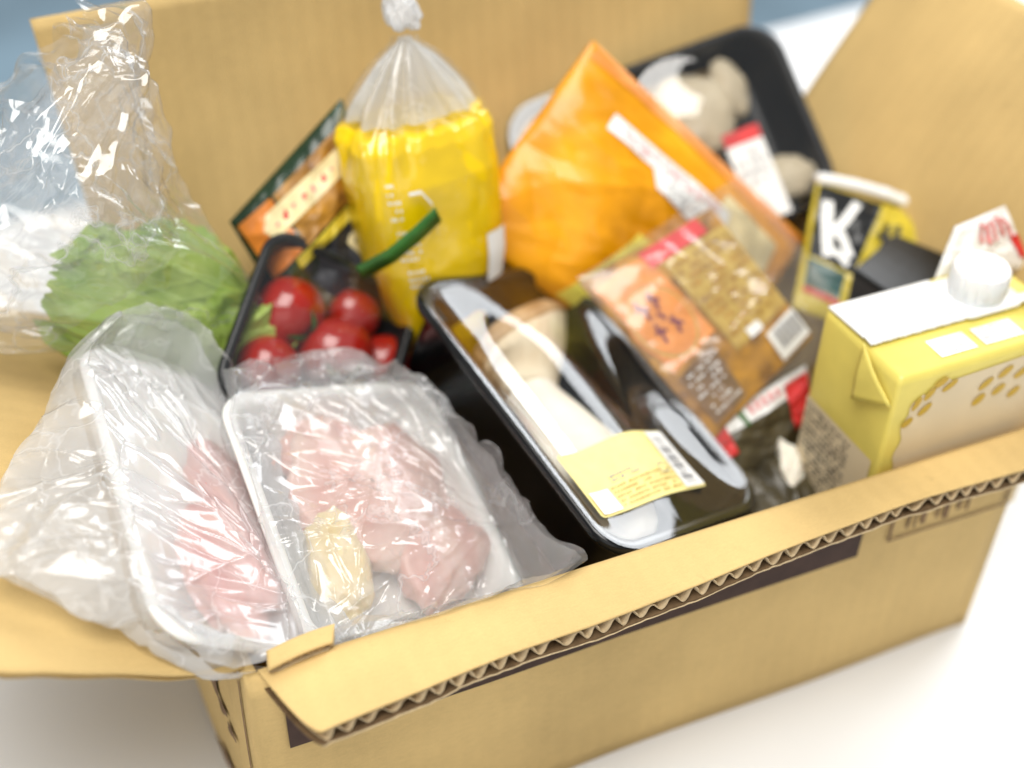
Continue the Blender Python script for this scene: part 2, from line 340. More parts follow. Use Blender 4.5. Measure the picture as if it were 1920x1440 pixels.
# panels (outer face listed so that the offset goes inward)
g = wobble(lerp_grid((0, 0, 0), (L, 0, 0), (L, 0, H), (0, 0, H), 14, 40), .0012, 12, 1, 3)
g[:, 0, 1] = 0; g[:, -1, 1] = 0
front_panel = shell('front_panel', g, -T, M['kraft_x'], box)
g = lerp_grid((0, D, 0), (0, 0, 0), (0, 0, H), (0, D, H), 14, 30)
yy, zz = g[..., 1], g[..., 2]
g[..., 0] -= .012*np.sin(np.pi*np.clip(yy/D, 0, 1))**.8*np.sin(np.pi*np.clip(zz/H*.55+.28, 0, 1))
left_panel = shell('side_panel', g, -T, M['kraft_y'], box)
g = lerp_grid((L, 0, 0), (L, D, 0), (L, D, H), (L, 0, H), 14, 40)
yy, zz = g[..., 1], g[..., 2]
g[..., 0] += .021*smooth(0, .012, yy)*(1 - smooth(.10, .22, yy))*smooth(.03, .105, zz)
right_panel = shell('side_panel', g, -T, M['kraft_y'], box)
g = lerp_grid((L, D, 0), (0, D, 0), (0, D, H), (L, D, H), 10, 30)
back_panel = shell('back_panel', g, -T, M['kraft_x'], box)
v, f = box_pts(.003, L-.003, .003, D-.003, .001, .0055); mesh('bottom_panel', v, f, M['kraft_x'], box, False)
# back flap, standing up and leaning back
g = lerp_grid((0, D, H), (L, D, H), (.352, .272, .262), (-.0092, .272, .2515), 26, 60)
s = np.linspace(0, 1, 26)[:, None]; t = np.linspace(0, 1, 60)[None, :]
g[..., 1] += .006*np.sin(np.pi*s)*np.ones_like(t) + .003*vnoise(s*2 + 0*t, t*5 + 0*s, 5)*s
shell('back_flap', g, -T, M['kraft_x'], box)
# right flap, leaning out to the right
g = lerp_grid((L, D, H), (L, 0, H), (.426, -.006, .240), (.424, .236, .240), 24, 44)
yy = np.linspace(D, 0, 44)[None, :]; s = np.linspace(0, 1, 24)[:, None]
g[..., 0] += .021*smooth(0, .012, yy)*(1 - smooth(.10, .22, yy))*(1-s)**2
g[..., 2] += .004*np.sin(np.pi*s)*np.ones_like(yy)
shell('side_flap', g, -T, M['kraft_y'], box)
# left flap, two liners with the open edge between them
def left_flap_grid(off, trim, y0, y1):
    m, n = 30, 60
    t = np.linspace(0, 1, m)[:, None]; s = np.linspace(y0, y1, n)[None, :]
    ang = np.radians(27)*smooth(0, .25, t)
    rr = np.linspace(0, 1, m); dx = np.cos(np.radians(27)*smooth(0, .12, rr)); dz = np.sin(np.radians(27)*smooth(0, .12, rr))
    X = -np.concatenate([[0], np.cumsum((dx[1:]+dx[:-1])/2*np.diff(rr))])*.142
    Z = np.concatenate([[0], np.cumsum((dz[1:]+dz[:-1])/2*np.diff(rr))])*.142
    g = np.zeros((m, n, 3)); g[..., 0] = X[:, None] + off*.455; g[..., 2] = H + Z[:, None] + off*.89
    g[..., 1] = s + 0*t
    g[..., 1] += trim*vnoise(t*26 + 0*s, 0*s + 3.3 + 0*t, 4)*(np.abs(s - y0) < .002)
    g[..., 2] += .003*np.sin(s*14)*t
    return g
lf = shell('side_flap', left_flap_grid(0, .0006, .0075, D-.004), .0007, M['kraft_y'], box)
shell('liner', left_flap_grid(-.0046, .0010, .0100, D-.004), .0007, M['kraft_y'], lf)
for k in range(24):
    y0 = .0115 + k*.0092
    gg = left_flap_grid(0, 0, y0, y0 + .004)[:, :2]; q = gg.copy(); q[:, 1] = left_flap_grid(-.0042, 0, y0 + .004, y0 + .005)[:, 0]
    grid('flute', q, M['fluting'], lf)
# front flap: upper liner, wavy fluting, ragged lower liner
NX = 420
def front_flap(off, x, t):
    """x 0..1 along the edge, t 0..1 from the crease outwards, off below the upper face"""
    w = .0345 - .0340*x + .0200*x*x; x0 = .004 + .0125*t; x1 = L + .002 - .002*t
    X = x0 + (x1 - x0)*x
    dip = -.0005 + .0005*x
    lift = .0018*np.sin(x*math.pi*3.2 + .6) + .0010*vnoise(x*9, 0*x, 2)
    Y = .0035 - w*np.sin(np.clip(t, 0, 1.2)*1.35)/np.sin(1.35)
    Z = H + .0022 + lift*t - dip*(1 - np.cos(t*1.35))/(1 - np.cos(1.35))
    return np.stack([X, Y - off*.12*t, Z - off], -1)
xs = np.linspace(0, 1, NX)[None, :]; ts = np.linspace(0, 1, 14)[:, None]
P = front_flap(0, xs + 0*ts, ts*(1 + .006*vnoise(xs*60, 0*xs, 9)) + 0*xs)
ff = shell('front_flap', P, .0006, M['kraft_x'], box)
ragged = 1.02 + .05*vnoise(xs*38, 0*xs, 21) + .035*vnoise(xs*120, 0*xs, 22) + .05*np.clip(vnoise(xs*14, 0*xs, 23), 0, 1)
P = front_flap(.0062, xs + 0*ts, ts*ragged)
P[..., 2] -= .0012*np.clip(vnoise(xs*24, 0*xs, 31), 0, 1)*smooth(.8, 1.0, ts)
shell('liner', P, .0006, M['liner_shade'], ff)
tb_ = np.array([.955, 1.0, 1.03])[:, None]; P = front_flap(.0066, xs + 0*tb_, tb_*(ragged + .02*np.clip(vnoise(xs*33, 0*xs, 25), -.3, 1)))
P[..., 2] -= .0012*np.clip(vnoise(xs*24, 0*xs, 31), 0, 1)
shell('torn_edge', P, .0005, M['kraft_pale'], ff)
PITCHN = 39
ts2 = np.linspace(.12, .965, 8)[:, None]; xf = np.linspace(.006, .996, PITCHN*14)[None, :]
ph = xf*PITCHN*2*math.pi + 1.1*vnoise(xf*16, 0*xf, 41) + .7*vnoise(xf*45, 0*xf, 42)
wave = np.sin(ph); wave = np.sign(wave)*np.abs(wave)**.75
off = .0034 + .0025*wave*(.92 + .25*vnoise(xf*30, 0*xf, 43)) + 0*ts2
P = front_flap(off, xf + 0*ts2 + 0, ts2*(1 + .012*vnoise(xf*80, 0*xf, 44)) + 0*xf)
shell('fluting', P, .0003, M['fluting'], ff)
# torn tab at the corner
P = lerp_grid((.0085, .0060, H+.0075), (.034, .0085, H+.0075), (.031, .0015, H+.0062), (.007, -.0015, H+.0062), 6, 20)
P[..., 2] += .0012*np.sin(np.linspace(0, 3, 20))[None, :]
tb = shell('torn_tab', P, .0006, M['kraft_x'], box)
P2 = P.copy(); P2[..., 2] -= .0044; P2[..., 1] += .001; shell('liner', P2, .0006, M['kraft_pale'], tb)
xw = np.linspace(0, 1, 60); Pw = np.zeros((4, 60, 3))
for i in range(4):
    a = P[i+1, 0]; b = P[i+1, -1]
    Pw[i] = a + (b - a)*xw[:, None]; Pw[i, :, 2] -= .0026 + .0015*np.sin(xw*3.2*2*math.pi)
shell('fluting', Pw, .0003, M['fluting'], tb)
# prints on the front and side panels
def panel_sheet(name, x0, x1, z0, z1, m, ragged_r=0):
    n = 40; g = lerp_grid((x0, -.0010, z0), (x1, -.0010, z0), (x1, -.0010, z1), (x0, -.0010, z1), 3, n)
    g[..., 1] = -.0006 + .0012*np.minimum(0, vnoise(g[..., 0]*12, g[..., 2]*12, 3)); g[..., 1] -= .0003
    return grid(name, g, m, front_panel)
panel_sheet('printed_band', .0106, .259, .0805, .113, M['ink_brown'])
for a, b, c, d in ((.2735, .338, .0832, .0843), (.2735, .2750, .0843, .108), (.3352, .3366, .0850, .108), (.282, .2835, .088, .106), (.286, .287, .087, .106), (.2895, .292, .088, .107), (.297, .2985, .089, .106), (.301, .304, .087, .108), (.308, .310, .090, .106), (.313, .3145, .088, .107)):
    panel_sheet('print_mark', a, b, c, d, M['ink_faint'])
def side_x(y, z): return -.0006 - .012*np.sin(np.pi*np.clip(y/D, 0, 1))**.8*np.sin(np.pi*np.clip(z/H*.55+.28, 0, 1))
def side_sheet(name, y0, y1, z0, z1, m, n=12):
    g = lerp_grid((0, y1, z0), (0, y0, z0), (0, y0, z1), (0, y1, z1), n, n); g[..., 0] = side_x(g[..., 1], g[..., 2]); return grid(name, g, m, left_panel)
rs = np.random.RandomState(4)
side_sheet('printed_line', .010, .0115, .005, .112, M['ink_faint'])
for k in range(46):
    yc, zc, rr = rs.uniform(.025, .20), rs.uniform(.008, .108), rs.uniform(.004, .010)
    a = np.linspace(0, 2*math.pi, 14, endpoint=False); ry = rr*(1 + .3*np.sin(a*3 + k)); pts = np.stack([0*a, yc + ry*np.cos(a), zc + ry*np.sin(a)*.8], -1)
    pts[:, 0] = side_x(pts[:, 1], pts[:, 2]) - .0003
    mesh('printed_blotch', pts, [list(range(14))[::-1]], M['ink_faint'], left_panel, False)

# ------------------------------------------------------------------ trays, films, lofts
def tray(name, F, w, l, r, depth, m, parent, lip=.004, wall=.003, taper=.010, floor_up=0, roll=.004):
    prof = [(taper+.004, -depth), (taper, -depth+.002), (lip+.001, -roll-.001), (lip-.0005, -roll), (.0005, -roll), (0, -roll*.6), (.0003, -.0008), (.0015, 0), (lip-.001, 0), (lip+.0005, -.0008), (lip+wall, -.004), (taper+wall, -depth+wall+.002), (taper+wall+.004, -depth+wall)]
    rings = []
    for ins, h in prof:
        o = rrect(w-2*ins, l-2*ins, max(.002, r-ins*.8), 96); rings.append(F.P(o[:, 0], o[:, 1], h))
    pts = np.stack(rings); a, b = pts.shape[:2]; fc = grid_faces(a, b, True)
    fc += [list(range(b))[::-1], list(range((a-1)*b, a*b))]
    return mesh(name, pts.reshape(-1, 3), fc, m, parent)
def disc(F, w, l, r, hfun, rings=60, n=160):
    o = rrect(w, l, r, n); s = np.linspace(0, 1, rings)[:, None]
    u = o[:, 0][None]*s; v = o[:, 1][None]*s
    return F.P(u, v, hfun(u, v, s + 0*u)), u, v
def loft_bag(name, F, w, l, r, outer, hin, amp_in, amp_out, m, parent=None, n=640, ni=140, no=100, seed=1, fold=9, bulge=.006, freq=70, pull=(0, 0)):
    """film lying over a tray and gathered out to an irregular edge given by world points"""
    o = rrect(w, l, r, 400); ao = np.arctan2(o[:, 1], o[:, 0]); od = np.argsort(ao)
    th = np.linspace(-math.pi, math.pi, n, endpoint=False)
    rim = np.stack([np.interp(th, ao[od], o[od, k], period=2*math.pi) for k in (0, 1)], -1)
    q = np.array(outer, float) - F.c; loc = np.stack([q @ F.x, q @ F.y, q @ F.n], -1)
    oa = np.arctan2(loc[:, 1], loc[:, 0]); oo = np.argsort(oa); out = np.stack([np.interp(th, oa[oo], loc[oo, k], period=2*math.pi) for k in range(3)], -1)
    ker = np.hanning(13); ker /= ker.sum()
    out = np.stack([np.convolve(np.r_[out[-6:, k], out[:, k], out[:6, k]], ker, 'valid') for k in range(3)], -1)
    out[:, :2] *= (1 + .06*vnoise(th*2.5, 0*th, seed+50) + .02*vnoise(th*7, 0*th, seed+51))[:, None]
    si = np.linspace(.004, 1, ni)[:, None]
    u = rim[:, 0][None]*si; v = rim[:, 1][None]*si
    h = hin(u, v, si + 0*u)
    fade = 1 - .75*smooth(.86, 1, si)
    bx_ = (out[:, 0].min(), out[:, 0].max(), out[:, 1].min(), out[:, 1].max())
    h = h + fade*amp_in*(.55*crinkle(u*freq*.7, v*freq*.7, seed) + 1.0*ridges(u, v, 110, bx_, .052, .0008, seed, pull, .75))
    t = np.linspace(0, 1, no)[1:, None]
    rim3 = np.concatenate([rim, hin(rim[:, 0][None], rim[:, 1][None], np.ones((1, n)))[0][:, None]], 1)
    A = rim3[None]; B = out[None]; tt = t[..., None]
    Q = A + (B - A)*tt
    u2, v2, h2 = Q[..., 0], Q[..., 1], Q[..., 2]
    h2 = h2 + bulge*np.sin(np.pi*t)*(0.6 + .4*vnoise(th*4, 0*th, seed+60))[None]
    rad = 1 - 2*np.abs(facet(th[None]*fold/1.0 + .6*vnoise(th[None]*3, t*2, seed+8), t*.8 + 0*th[None], seed+9))
    ramp = smooth(0, .5, t)
    h2 = h2 + amp_out*(ramp*1.1*rad + (.35 + .65*ramp)*.8*crinkle(u2*freq*.8, v2*freq*.8, seed+2)) + (amp_in*(1-ramp) + .6*amp_out*ramp)*ridges(u2, v2, 110, bx_, .052, .0008, seed, pull, .75)
    shift = amp_out*.8*ramp
    u2 = u2 + shift*vnoise(u2*freq*.8, v2*freq*.8, seed+70); v2 = v2 + shift*vnoise(u2*freq*.8 + 9, v2*freq*.8, seed+71)
    U = np.concatenate([u, u2]); V = np.concatenate([v, v2]); Hh = np.concatenate([h, h2])
    pts = F.P(U, V, Hh)
    o = grid(name, pts, m, parent, wrap=True)
    # the under layer of the bag, seen where it sticks out past the tray
    A2 = rim3.copy(); A2[:, 2] -= .012
    Q = A2[None] + (B - A2[None])*np.linspace(0, 1, 50)[:, None, None]; t5 = np.linspace(0, 1, 50)[:, None]
    h5 = Q[..., 2] - .006*np.sin(np.pi*t5) + amp_out*.8*smooth(0, .4, t5)*(crinkle(Q[..., 0]*freq*.7, Q[..., 1]*freq*.7, seed+21) + .7*ridges(Q[..., 0], Q[..., 1], 50, bx_, .034, .0012, seed+22, pull))
    me2 = F.P(Q[..., 0], Q[..., 1], h5)
    base = np.array(o.location); mm = bpy.data.meshes.new('bag_underside'); mm.from_pydata((me2.reshape(-1, 3) - base).tolist(), [], grid_faces(50, n, True)); mm.polygons.foreach_set('use_smooth', [True]*len(mm.polygons)); mm.materials.append(m)
    u_ = bpy.data.objects.new('bag_underside', mm); COL.objects.link(u_); u_.parent = o
    return o
def blob(name, F, u, v, h, ru, rv, rh, m, parent=None, seed=0, lump=.25, freq=2.2, rot=0):
    a, b = 40, 64
    ph = np.linspace(-math.pi/2, math.pi/2, a)[:, None]; th = np.linspace(0, 2*math.pi, b, endpoint=False)[None]
    x, y, z = np.cos(ph)*np.cos(th), np.cos(ph)*np.sin(th), np.sin(ph) + 0*th
    k = 1 + lump*vnoise(x*freq + z*1.3 + seed, y*freq - z*.7, seed) + lump*.4*vnoise(x*freq*2.6 + z*2 + seed, y*freq*2.6 + z, seed+1) + lump*.18*vnoise(x*freq*6, y*freq*6 + z*4, seed+2)
    x, y, z = x*k*ru, y*k*rv, np.sign(z)*np.abs(z)**.8*k*rh
    c, s = math.cos(rot), math.sin(rot)
    return grid(name, F.P(u + x*c - y*s, v + x*s + y*c, h + z), m, parent, wrap=True)
def quadmark(name, S, u0, u1, v0, v1, m, parent, nu=2, nv=2):
    u = np.linspace(u0, u1, nu)[None] + 0*np.linspace(0, 1, nv)[:, None]; v = np.linspace(v0, v1, nv)[:, None] + 0*u
    return grid(name, S(u, v), m, parent, smooth_shade=True)
def polymark(name, S, poly, m, parent):
    p = np.array(poly, float); return mesh(name, S(p[:, 0], p[:, 1]), [list(range(len(p)))], m, parent, False)
def textrows(name, S, u0, u1, v0, v1, rows, cols, m, parent, seed=0, fill=.75, hgt=.55):
    """rows of tiny illegible marks, one print"""
    rs = np.random.RandomState(seed); vs = []; fs = []
    for i in range(rows):
        vc = v1 - (v1 - v0)*(i + .5)/rows; hh = (v1 - v0)/rows*hgt/2
        for j in range(cols):
            if rs.rand() > fill: continue
            uc = u0 + (u1 - u0)*(j + .5)/cols; ww = (u1 - u0)/cols*rs.uniform(.2, .42)
            for (a, b) in ((-1, -1), (1, -1), (1, 1), (-1, 1)):
                vs.append((uc + a*ww, vc + b*hh*rs.uniform(.6, 1)))
            fs.append([len(vs)-4, len(vs)-3, len(vs)-2, len(vs)-1])
    p = np.array(vs); return mesh(name, S(p[:, 0], p[:, 1]), fs, m, parent, False)

# ------------------------------------------------------------------ king oyster mushroom tray
FE = Frame((.1731, .0902, .128), (.9214, .2632, -.2858), (-.1912, .9476, .256))
et = thing('mushroom_tray', 'deep glossy black tray under clear film with yellow price label, white mushroom inside', 'tray', FE.P(0, 0, -.042))
tray('tray', FE, .098, .157, .017, .042, M['black'], et, lip=.0055, wall=.0015, taper=.009, roll=.005)
def film_e(u, v, s):
    ridge = .0034*np.exp(-((u + .004)/.022)**2)*smooth(.078, .03, np.abs(v + .004))
    return .0006 + (ridge - .0042*(1 - s**4)*(1 - np.exp(-((u + .004)/.019)**2)))*(1 - s**6)
pts, _, _ = disc(FE, .0965, .1555, .0165, film_e, 70, 200)
grid('film', pts, M['film_taut'], et, wrap=True)
def SE(u, v, off=.0007): 
    u = np.asarray(u, float); v = np.asarray(v, float); s = np.maximum(np.abs(u)/.048, np.abs(v)/.0775)
    return FE.P(u, v, film_e(u, v, s) + off)
def rounded_patch(u0, u1, v0, v1, r, n=10):
    q = rrect(u1-u0, v1-v0, r, 40) + np.array([(u0+u1)/2, (v0+v1)/2]); return q
def label_sheet(name, S, u0, u1, v0, v1, r, m, parent, off):
    q = rrect(u1-u0, v1-v0, r, 160); c = np.array([(u0+u1)/2, (v0+v1)/2]); s = np.linspace(0, 1, 40)[:, None]
    u = c[0] + q[:, 0][None]*s; v = c[1] + q[:, 1][None]*s
    return grid(name, S(u, v, off), m, parent, wrap=True)
lab = label_sheet('price_label', SE, -.0412, .0225, -.060, -.0272, .0018, M['label_yellow'], et, .0010)
label_sheet('barcode_panel', SE, .0088, .0215, -.0590, -.0282, .0004, M['carton_white'], lab, .0017)
label_sheet('white_square', SE, -.0395, -.0285, -.0590, -.0480, .0004, M['carton_white'], lab, .0017)
rs = np.random.RandomState(2); vpos = -.0575
while vpos < -.031:
    wd = rs.choice([.0003, .0005, .0008]); a = .0105; b = .0185 if vpos > -.0515 or vpos < -.053 else .0165
    quadmark('barcode_bar', lambda u, v: SE(u, v, .0023), a, b, vpos, vpos + wd, M['grey_ink'], lab, 12, 2); vpos += wd + rs.choice([.0005, .0008, .0011])
textrows('fine_print', lambda u, v: SE(u, v, .0017), -.027, .007, -.0585, -.0475, 5, 22, M['gold'], lab, 3, .8, .5)
textrows('fine_print', lambda u, v: SE(u, v, .0017), -.024, -.010, -.0465, -.0425, 2, 9, M['grey_ink'], lab, 5, .8, .6)
rr_o = rrect(.0055, .0048, .001, 40) + np.array([.0035, -.0475]); rr_i = rrect(.0047, .0040, .0008, 40) + np.array([.0035, -.0475])
grid('square_mark', np.stack([SE(rr_o[:, 0], rr_o[:, 1], .0014), SE(rr_i[:, 0], rr_i[:, 1], .0014)]), M['grey_ink'], lab, wrap=True)

def king_oyster(name, F, base, neck, cap, r, rc, label, seed=0, hh=-.014):
    """thick pale stem, narrow neck, tan funnel flaring into a tilted cap; points in tray coordinates"""
    th_ = thing(name, label, 'mushroom', F.P(base[0], base[1], hh - r))
    b, t, cc = np.array(base), np.array(neck), np.array(cap); ax = t - b; ln = np.linalg.norm(ax); ax = ax/ln; sd = np.array([-ax[1], ax[0]])
    zz = np.linspace(0, 1, 70)[:, None]; thv = np.linspace(0, 2*math.pi, 90, endpoint=False)[None]
    prof = np.interp(zz, [0, .02, .07, .18, .38, .58, .78, .92, 1.0], [.12, .42, .62, .80, 1.0, 1.02, .82, .66, .60])
    k = prof*(1 + .07*vnoise(np.cos(thv)*1.4 + zz*3 + seed, np.sin(thv)*1.4, seed) + .010*vnoise(thv*9, zz*3, seed+2) + .05*vnoise(np.cos(thv)*4 + seed, np.sin(thv)*4 + zz*9, seed+7)*smooth(.25, 0, zz))
    side = np.cos(thv)*k*r; up = np.sin(thv)*k*r*.80
    u = b[0] + ax[0]*zz*ln + sd[0]*side; v = b[1] + ax[1]*zz*ln + sd[1]*side
    grid('stem', F.P(u, v, hh + up), M['mush_stem'], th_, wrap=True, caps=True)
    d = cc - t; dl = np.linalg.norm(d); d = d/dl; rim_turn = .72
    axc = np.array([d[0]*math.cos(rim_turn) - d[1]*math.sin(rim_turn), d[0]*math.sin(rim_turn) + d[1]*math.cos(rim_turn)]); rc_s = np.array([-axc[1], axc[0]])
    z = np.linspace(0, 1, 36)[:, None]; turn = smooth(.1, .9, z)*rim_turn          # the flare leans over towards the rim
    bx, by = d[0]*np.cos(turn) - d[1]*np.sin(turn), d[0]*np.sin(turn) + d[1]*np.cos(turn)
    wob = 1 + .07*vnoise(np.cos(thv)*1.8 + seed, np.sin(thv)*1.8, seed+4)
    rad = (.60*r + (rc - .60*r)*smooth(.05, 1, z)**1.3)*(1 + (wob - 1)*z + .022*np.sin(thv*26 + 2*vnoise(thv*3, z*2, 3))*smooth(.1, .5, z)*smooth(1.0, .8, z))
    flat = .80 - .25*smooth(.3, 1, z)
    u = t[0] + (cc[0]-t[0])*z - by*np.cos(thv)*rad; v = t[1] + (cc[1]-t[1])*z + bx*np.cos(thv)*rad
    grid('gills', F.P(u, v, hh + np.sin(thv)*rad*flat + .004*smooth(.2, 1, z)), M['mush_gill'], th_, wrap=True, caps=True)
    z = np.linspace(0, 1, 20)[:, None]
    rad = np.interp(z, [0, .08, .25, .5, .75, .92, 1], [.985, 1.035, 1.03, .93, .68, .34, .02])*rc*wob; lift_ = np.interp(z, [0, .08, .25, .5, .75, .92, 1], [-.03, .05, .16, .28, .36, .40, .405])*rc
    u = cc[0] + axc[0]*lift_ + rc_s[0]*np.cos(thv)*rad; v = cc[1] + axc[1]*lift_ + rc_s[1]*np.cos(thv)*rad
    grid('cap', F.P(u, v, hh + np.sin(thv)*rad*.56 + .004), M['mush_cap'], th_, wrap=True, caps=True)
    return th_
king_oyster('king_oyster_mushroom', FE, (-.010, -.066), (-.005, .022), (.011, .050), .0225, .0290, 'thick white king oyster mushroom with tan cap under the yellow price label', 1, -.0225)

# ------------------------------------------------------------------ chicken tray in its bag
FR = Frame((.0705, .0727, .1172), (.951, .104, -.291), (-.019, .959, .283))
rt = thing('meat_tray', 'white foam tray of raw chicken beside the black mushroom tray', 'tray', FR.P(0, 0, -.020), 'white foam meat trays')
tray('tray', FR, .100, .120, .014, .020, M['foam'], rt, lip=.005, wall=.002, taper=.009, roll=.003)
def film_r(u, v, s): return .0010 + .006*np.exp(-((u-.008)/.034)**2 - ((v+.004)/.042)**2)*(1 - s**6)
pts, u, v = disc(FR, .099, .119, .014, lambda u, v, s: film_r(u, v, s) + (1-s**8)*.0007*(.5*crinkle(u*70, v*70, 4) + ridges(u, v, 50, (-.05, .05, -.06, .06), .03, .0010, 44, (-.04, -.05))), 110, 300)
grid('film', pts, M['film_wrap'], rt, wrap=True)
def meat(name, label, F, specs, m):
    u, v, h, ru, rv, rh, rot, seed = specs
    o = blob(name, F, u, v, h, ru, rv, rh, m, None, seed, .22, 1.1, rot)
    return tag(o, label, 'meat')
meat('chicken_piece', 'pale pink raw chicken piece filling the middle of the foam tray', FR, (.004, .008, -.009, .034, .034, .0125, .4, 3), M['chicken'])
meat('chicken_piece', 'raw chicken piece at the tray edge next to the black mushroom tray', FR, (.024, -.020, -.010, .022, .030, .012, -.5, 9), M['chicken'])
meat('chicken_piece', 'small rounded raw chicken piece in the upper corner of its foam tray', FR, (-.008, .034, -.012, .022, .014, .010, .2, 5), M['chicken'])
meat('chicken_skin', 'strip of yellow chicken skin and fat along the foam tray edge', FR, (-.022, -.022, -.009, .014, .028, .0115, -.25, 12), M['chicken_fat'])
meat('chicken_offcut', 'small dark red chicken offcut between the pale pieces', FR, (.008, .027, -.004, .0055, .004, .0035, .2, 14), M['meat_dark'])
outerR = [(.1240, .0400, .1150), (.1215, .0600, .1190), (.1170, .0850, .1230), (.1100, .1070, .1270), (.1020, .1300, .1330), (.0880, .1390, .1400), (.0723, .1390, .1430), (.045, .140, .147), (.0265, .1345, .147), (.0170, .0947, .126), (.0150, .0428, .110), (.0200, .0100, .1120), (.0367, .0020, .1270), (.0600, .0010, .1275), (.0787, .0015, .1275), (.1001, .0025, .1275), (.1290, .0030, .1265), (.1320, .0120, .1200), (.1270, .0250, .1140)]
bg = loft_bag('plastic_bag', FR, .099, .119, .016, outerR, lambda u, v, s: film_r(u, v, s) + .0030, .0024, .0040, M['film_semi'], seed=2, fold=4, bulge=.004, freq=58, pull=(.045, -.02))
tag(bg, 'crinkled thin clear bag wrapped round the chicken tray', 'plastic bag')

# ------------------------------------------------------------------ second meat tray, leaning on the box wall
FL = Frame((.0034, .0817, .1383), (.76, .088, -.643), (.0021, .9904, .1381))
lt = thing('meat_tray', 'white foam tray of pink meat leaning over the side panel beside the chicken tray', 'tray', FL.P(0, 0, -.016), 'white foam meat trays')
tray('tray', FL, .074, .145, .016, .016, M['foam'], lt, lip=.005, wall=.002, taper=.008, roll=.003)
meat('meat_slice', 'larger pink raw meat slice at the tucked-in end of the leaning foam tray', FL, (.012, -.030, -.005, .022, .034, .0085, -.2, 21), M['meat_red'])
meat('meat_slice', 'smaller reddish meat slice halfway along the leaning foam tray', FL, (.022, .012, -.006, .014, .022, .0078, .3, 25), M['meat_red'])
def film_l(u, v, s): return .0030 + .004*np.exp(-((u-.014)/.03)**2 - ((v+.02)/.05)**2)*(1 - s**6)
outerL = [(-.0700, .0400, .166), (-.0690, .0640, .166), (-.0620, .0900, .163), (-.0540, .1080, .160), (-.0430, .1260, .160), (-.0300, .1400, .170), (-.0110, .1520, .1720), (.0080, .1540, .1680), (.0215, .1490, .1590), (.030, .138, .145), (.0355, .110, .128), (.0360, .060, .116), (.0380, .0140, .108), (.0220, .0060, .112), (.0030, .0045, .124), (-.0150, .0060, .138), (-.0330, .0180, .146), (-.0520, .0320, .156)]
bg = loft_bag('plastic_bag', FL, .073, .144, .018, outerL, film_l, .0025, .0042, M['film_milky'], seed=5, fold=3.4, bulge=.005, freq=52, pull=(.03, -.05))
tag(bg, 'milky white thin bag round the leaning meat tray, spilling onto the flap', 'plastic bag')

# ------------------------------------------------------------------ tomato tray
FT = Frame((.0754, .1525, .1387), (.7739, -.2521, -.581), (.5542, .7135, .4286))
tt_ = thing('tomato_tray', 'dark smoky plastic tray of red tomatoes under clear film', 'tray', FT.P(0, 0, -.036))
tray('tray', FT, .080, .084, .014, .036, M['black_matt'], tt_, lip=.004, wall=.0012, taper=.007, roll=.004)
def film_t(u, v, s): return .0006 + (.0030*np.exp(-((u-.010)/.022)**2 - ((v+.002)/.024)**2) - .004*np.exp(-((u+.012)/.012)**2)*smooth(.0, .03, v))*(1 - s**6)
pts, _, _ = disc(FT, .079, .083, .0135, film_t, 60, 160); grid('film', pts, M['film_taut'], tt_, wrap=True)
def tomato_meshes():
    a, b = 36, 56
    ph = np.linspace(-math.pi/2, math.pi/2, a)[:, None]; th = np.linspace(0, 2*math.pi, b, endpoint=False)[None]
    k = 1 + .012*np.cos(th*5)*np.cos(ph)
    x, y = np.cos(ph)*np.cos(th)*k, np.cos(ph)*np.sin(th)*k; z = (np.sin(ph)*.93 - .16*np.exp(-((math.pi/2-ph)/.30)**2)) + 0*th
    pts = np.stack([x, y, z], -1)
    vs = []; fs = []
    for j in range(5):
        an = j*2*math.pi/5; 
        for q, (rr, ww) in enumerate(((.05, .05), (.25, .12), (.45, .10), (.66, .05), (.80, .008))):
            zc = .83 + .07*math.sin(q*1.0) - .22*(rr/.8)**2 + .06*(q == 4)
            for s_ in (-1, 1):
                vs.append((rr*math.cos(an) - s_*ww*math.sin(an), rr*math.sin(an) + s_*ww*math.cos(an), zc + .05))
        base = len(vs) - 10
        for q in range(4): fs.append([base + 2*q, base + 2*q + 1, base + 2*q + 3, base + 2*q + 2])
    ms = bpy.data.meshes.new('fruit'); ms.from_pydata(pts.reshape(-1, 3).tolist(), [], grid_faces(a, b, True)); ms.polygons.foreach_set('use_smooth', [True]*len(ms.polygons)); ms.materials.append(M['tomato'])
    mc = bpy.data.meshes.new('calyx'); mc.from_pydata(vs, [], fs); mc.materials.append(M['calyx'])
    return ms, mc
ms, mc = tomato_meshes()
for (u, v, h, r, tilt, spin, lab_) in ((.012, .0045, -.0125, .0150, (1.9, .5), 0, 'largest glossy red tomato in the middle of the tomato tray'),
        (-.0150, .0128, -.0130, .0140, (2.2, .9), 1, 'red tomato in the corner of its tray nearest the lettuce'),
        (-.0148, -.0150, -.0145, .0128, (1.6, 2.0), 2, 'darker red tomato just behind the chicken tray bag'),
        (.0370, .0120, -.0150, .0118, (1.5, .3), 3, 'tall red tomato pressed against the black mushroom tray'),
        (.0160, .0300, -.0180, .0112, (2.0, .2), 4, 'orange red tomato at the shaded back of the tomato tray')):
    t_ = thing('tomato', lab_, 'tomato', FT.P(u, v, h - .003), 'tomatoes in the tray')
    r *= 1.2; t_.scale = (r, r, r); t_.rotation_euler = (tilt[0], tilt[1], spin)
    for nm, me in (('fruit', ms), ('calyx', mc)):
        o = bpy.data.objects.new(nm, me); COL.objects.link(o); o.parent = t_

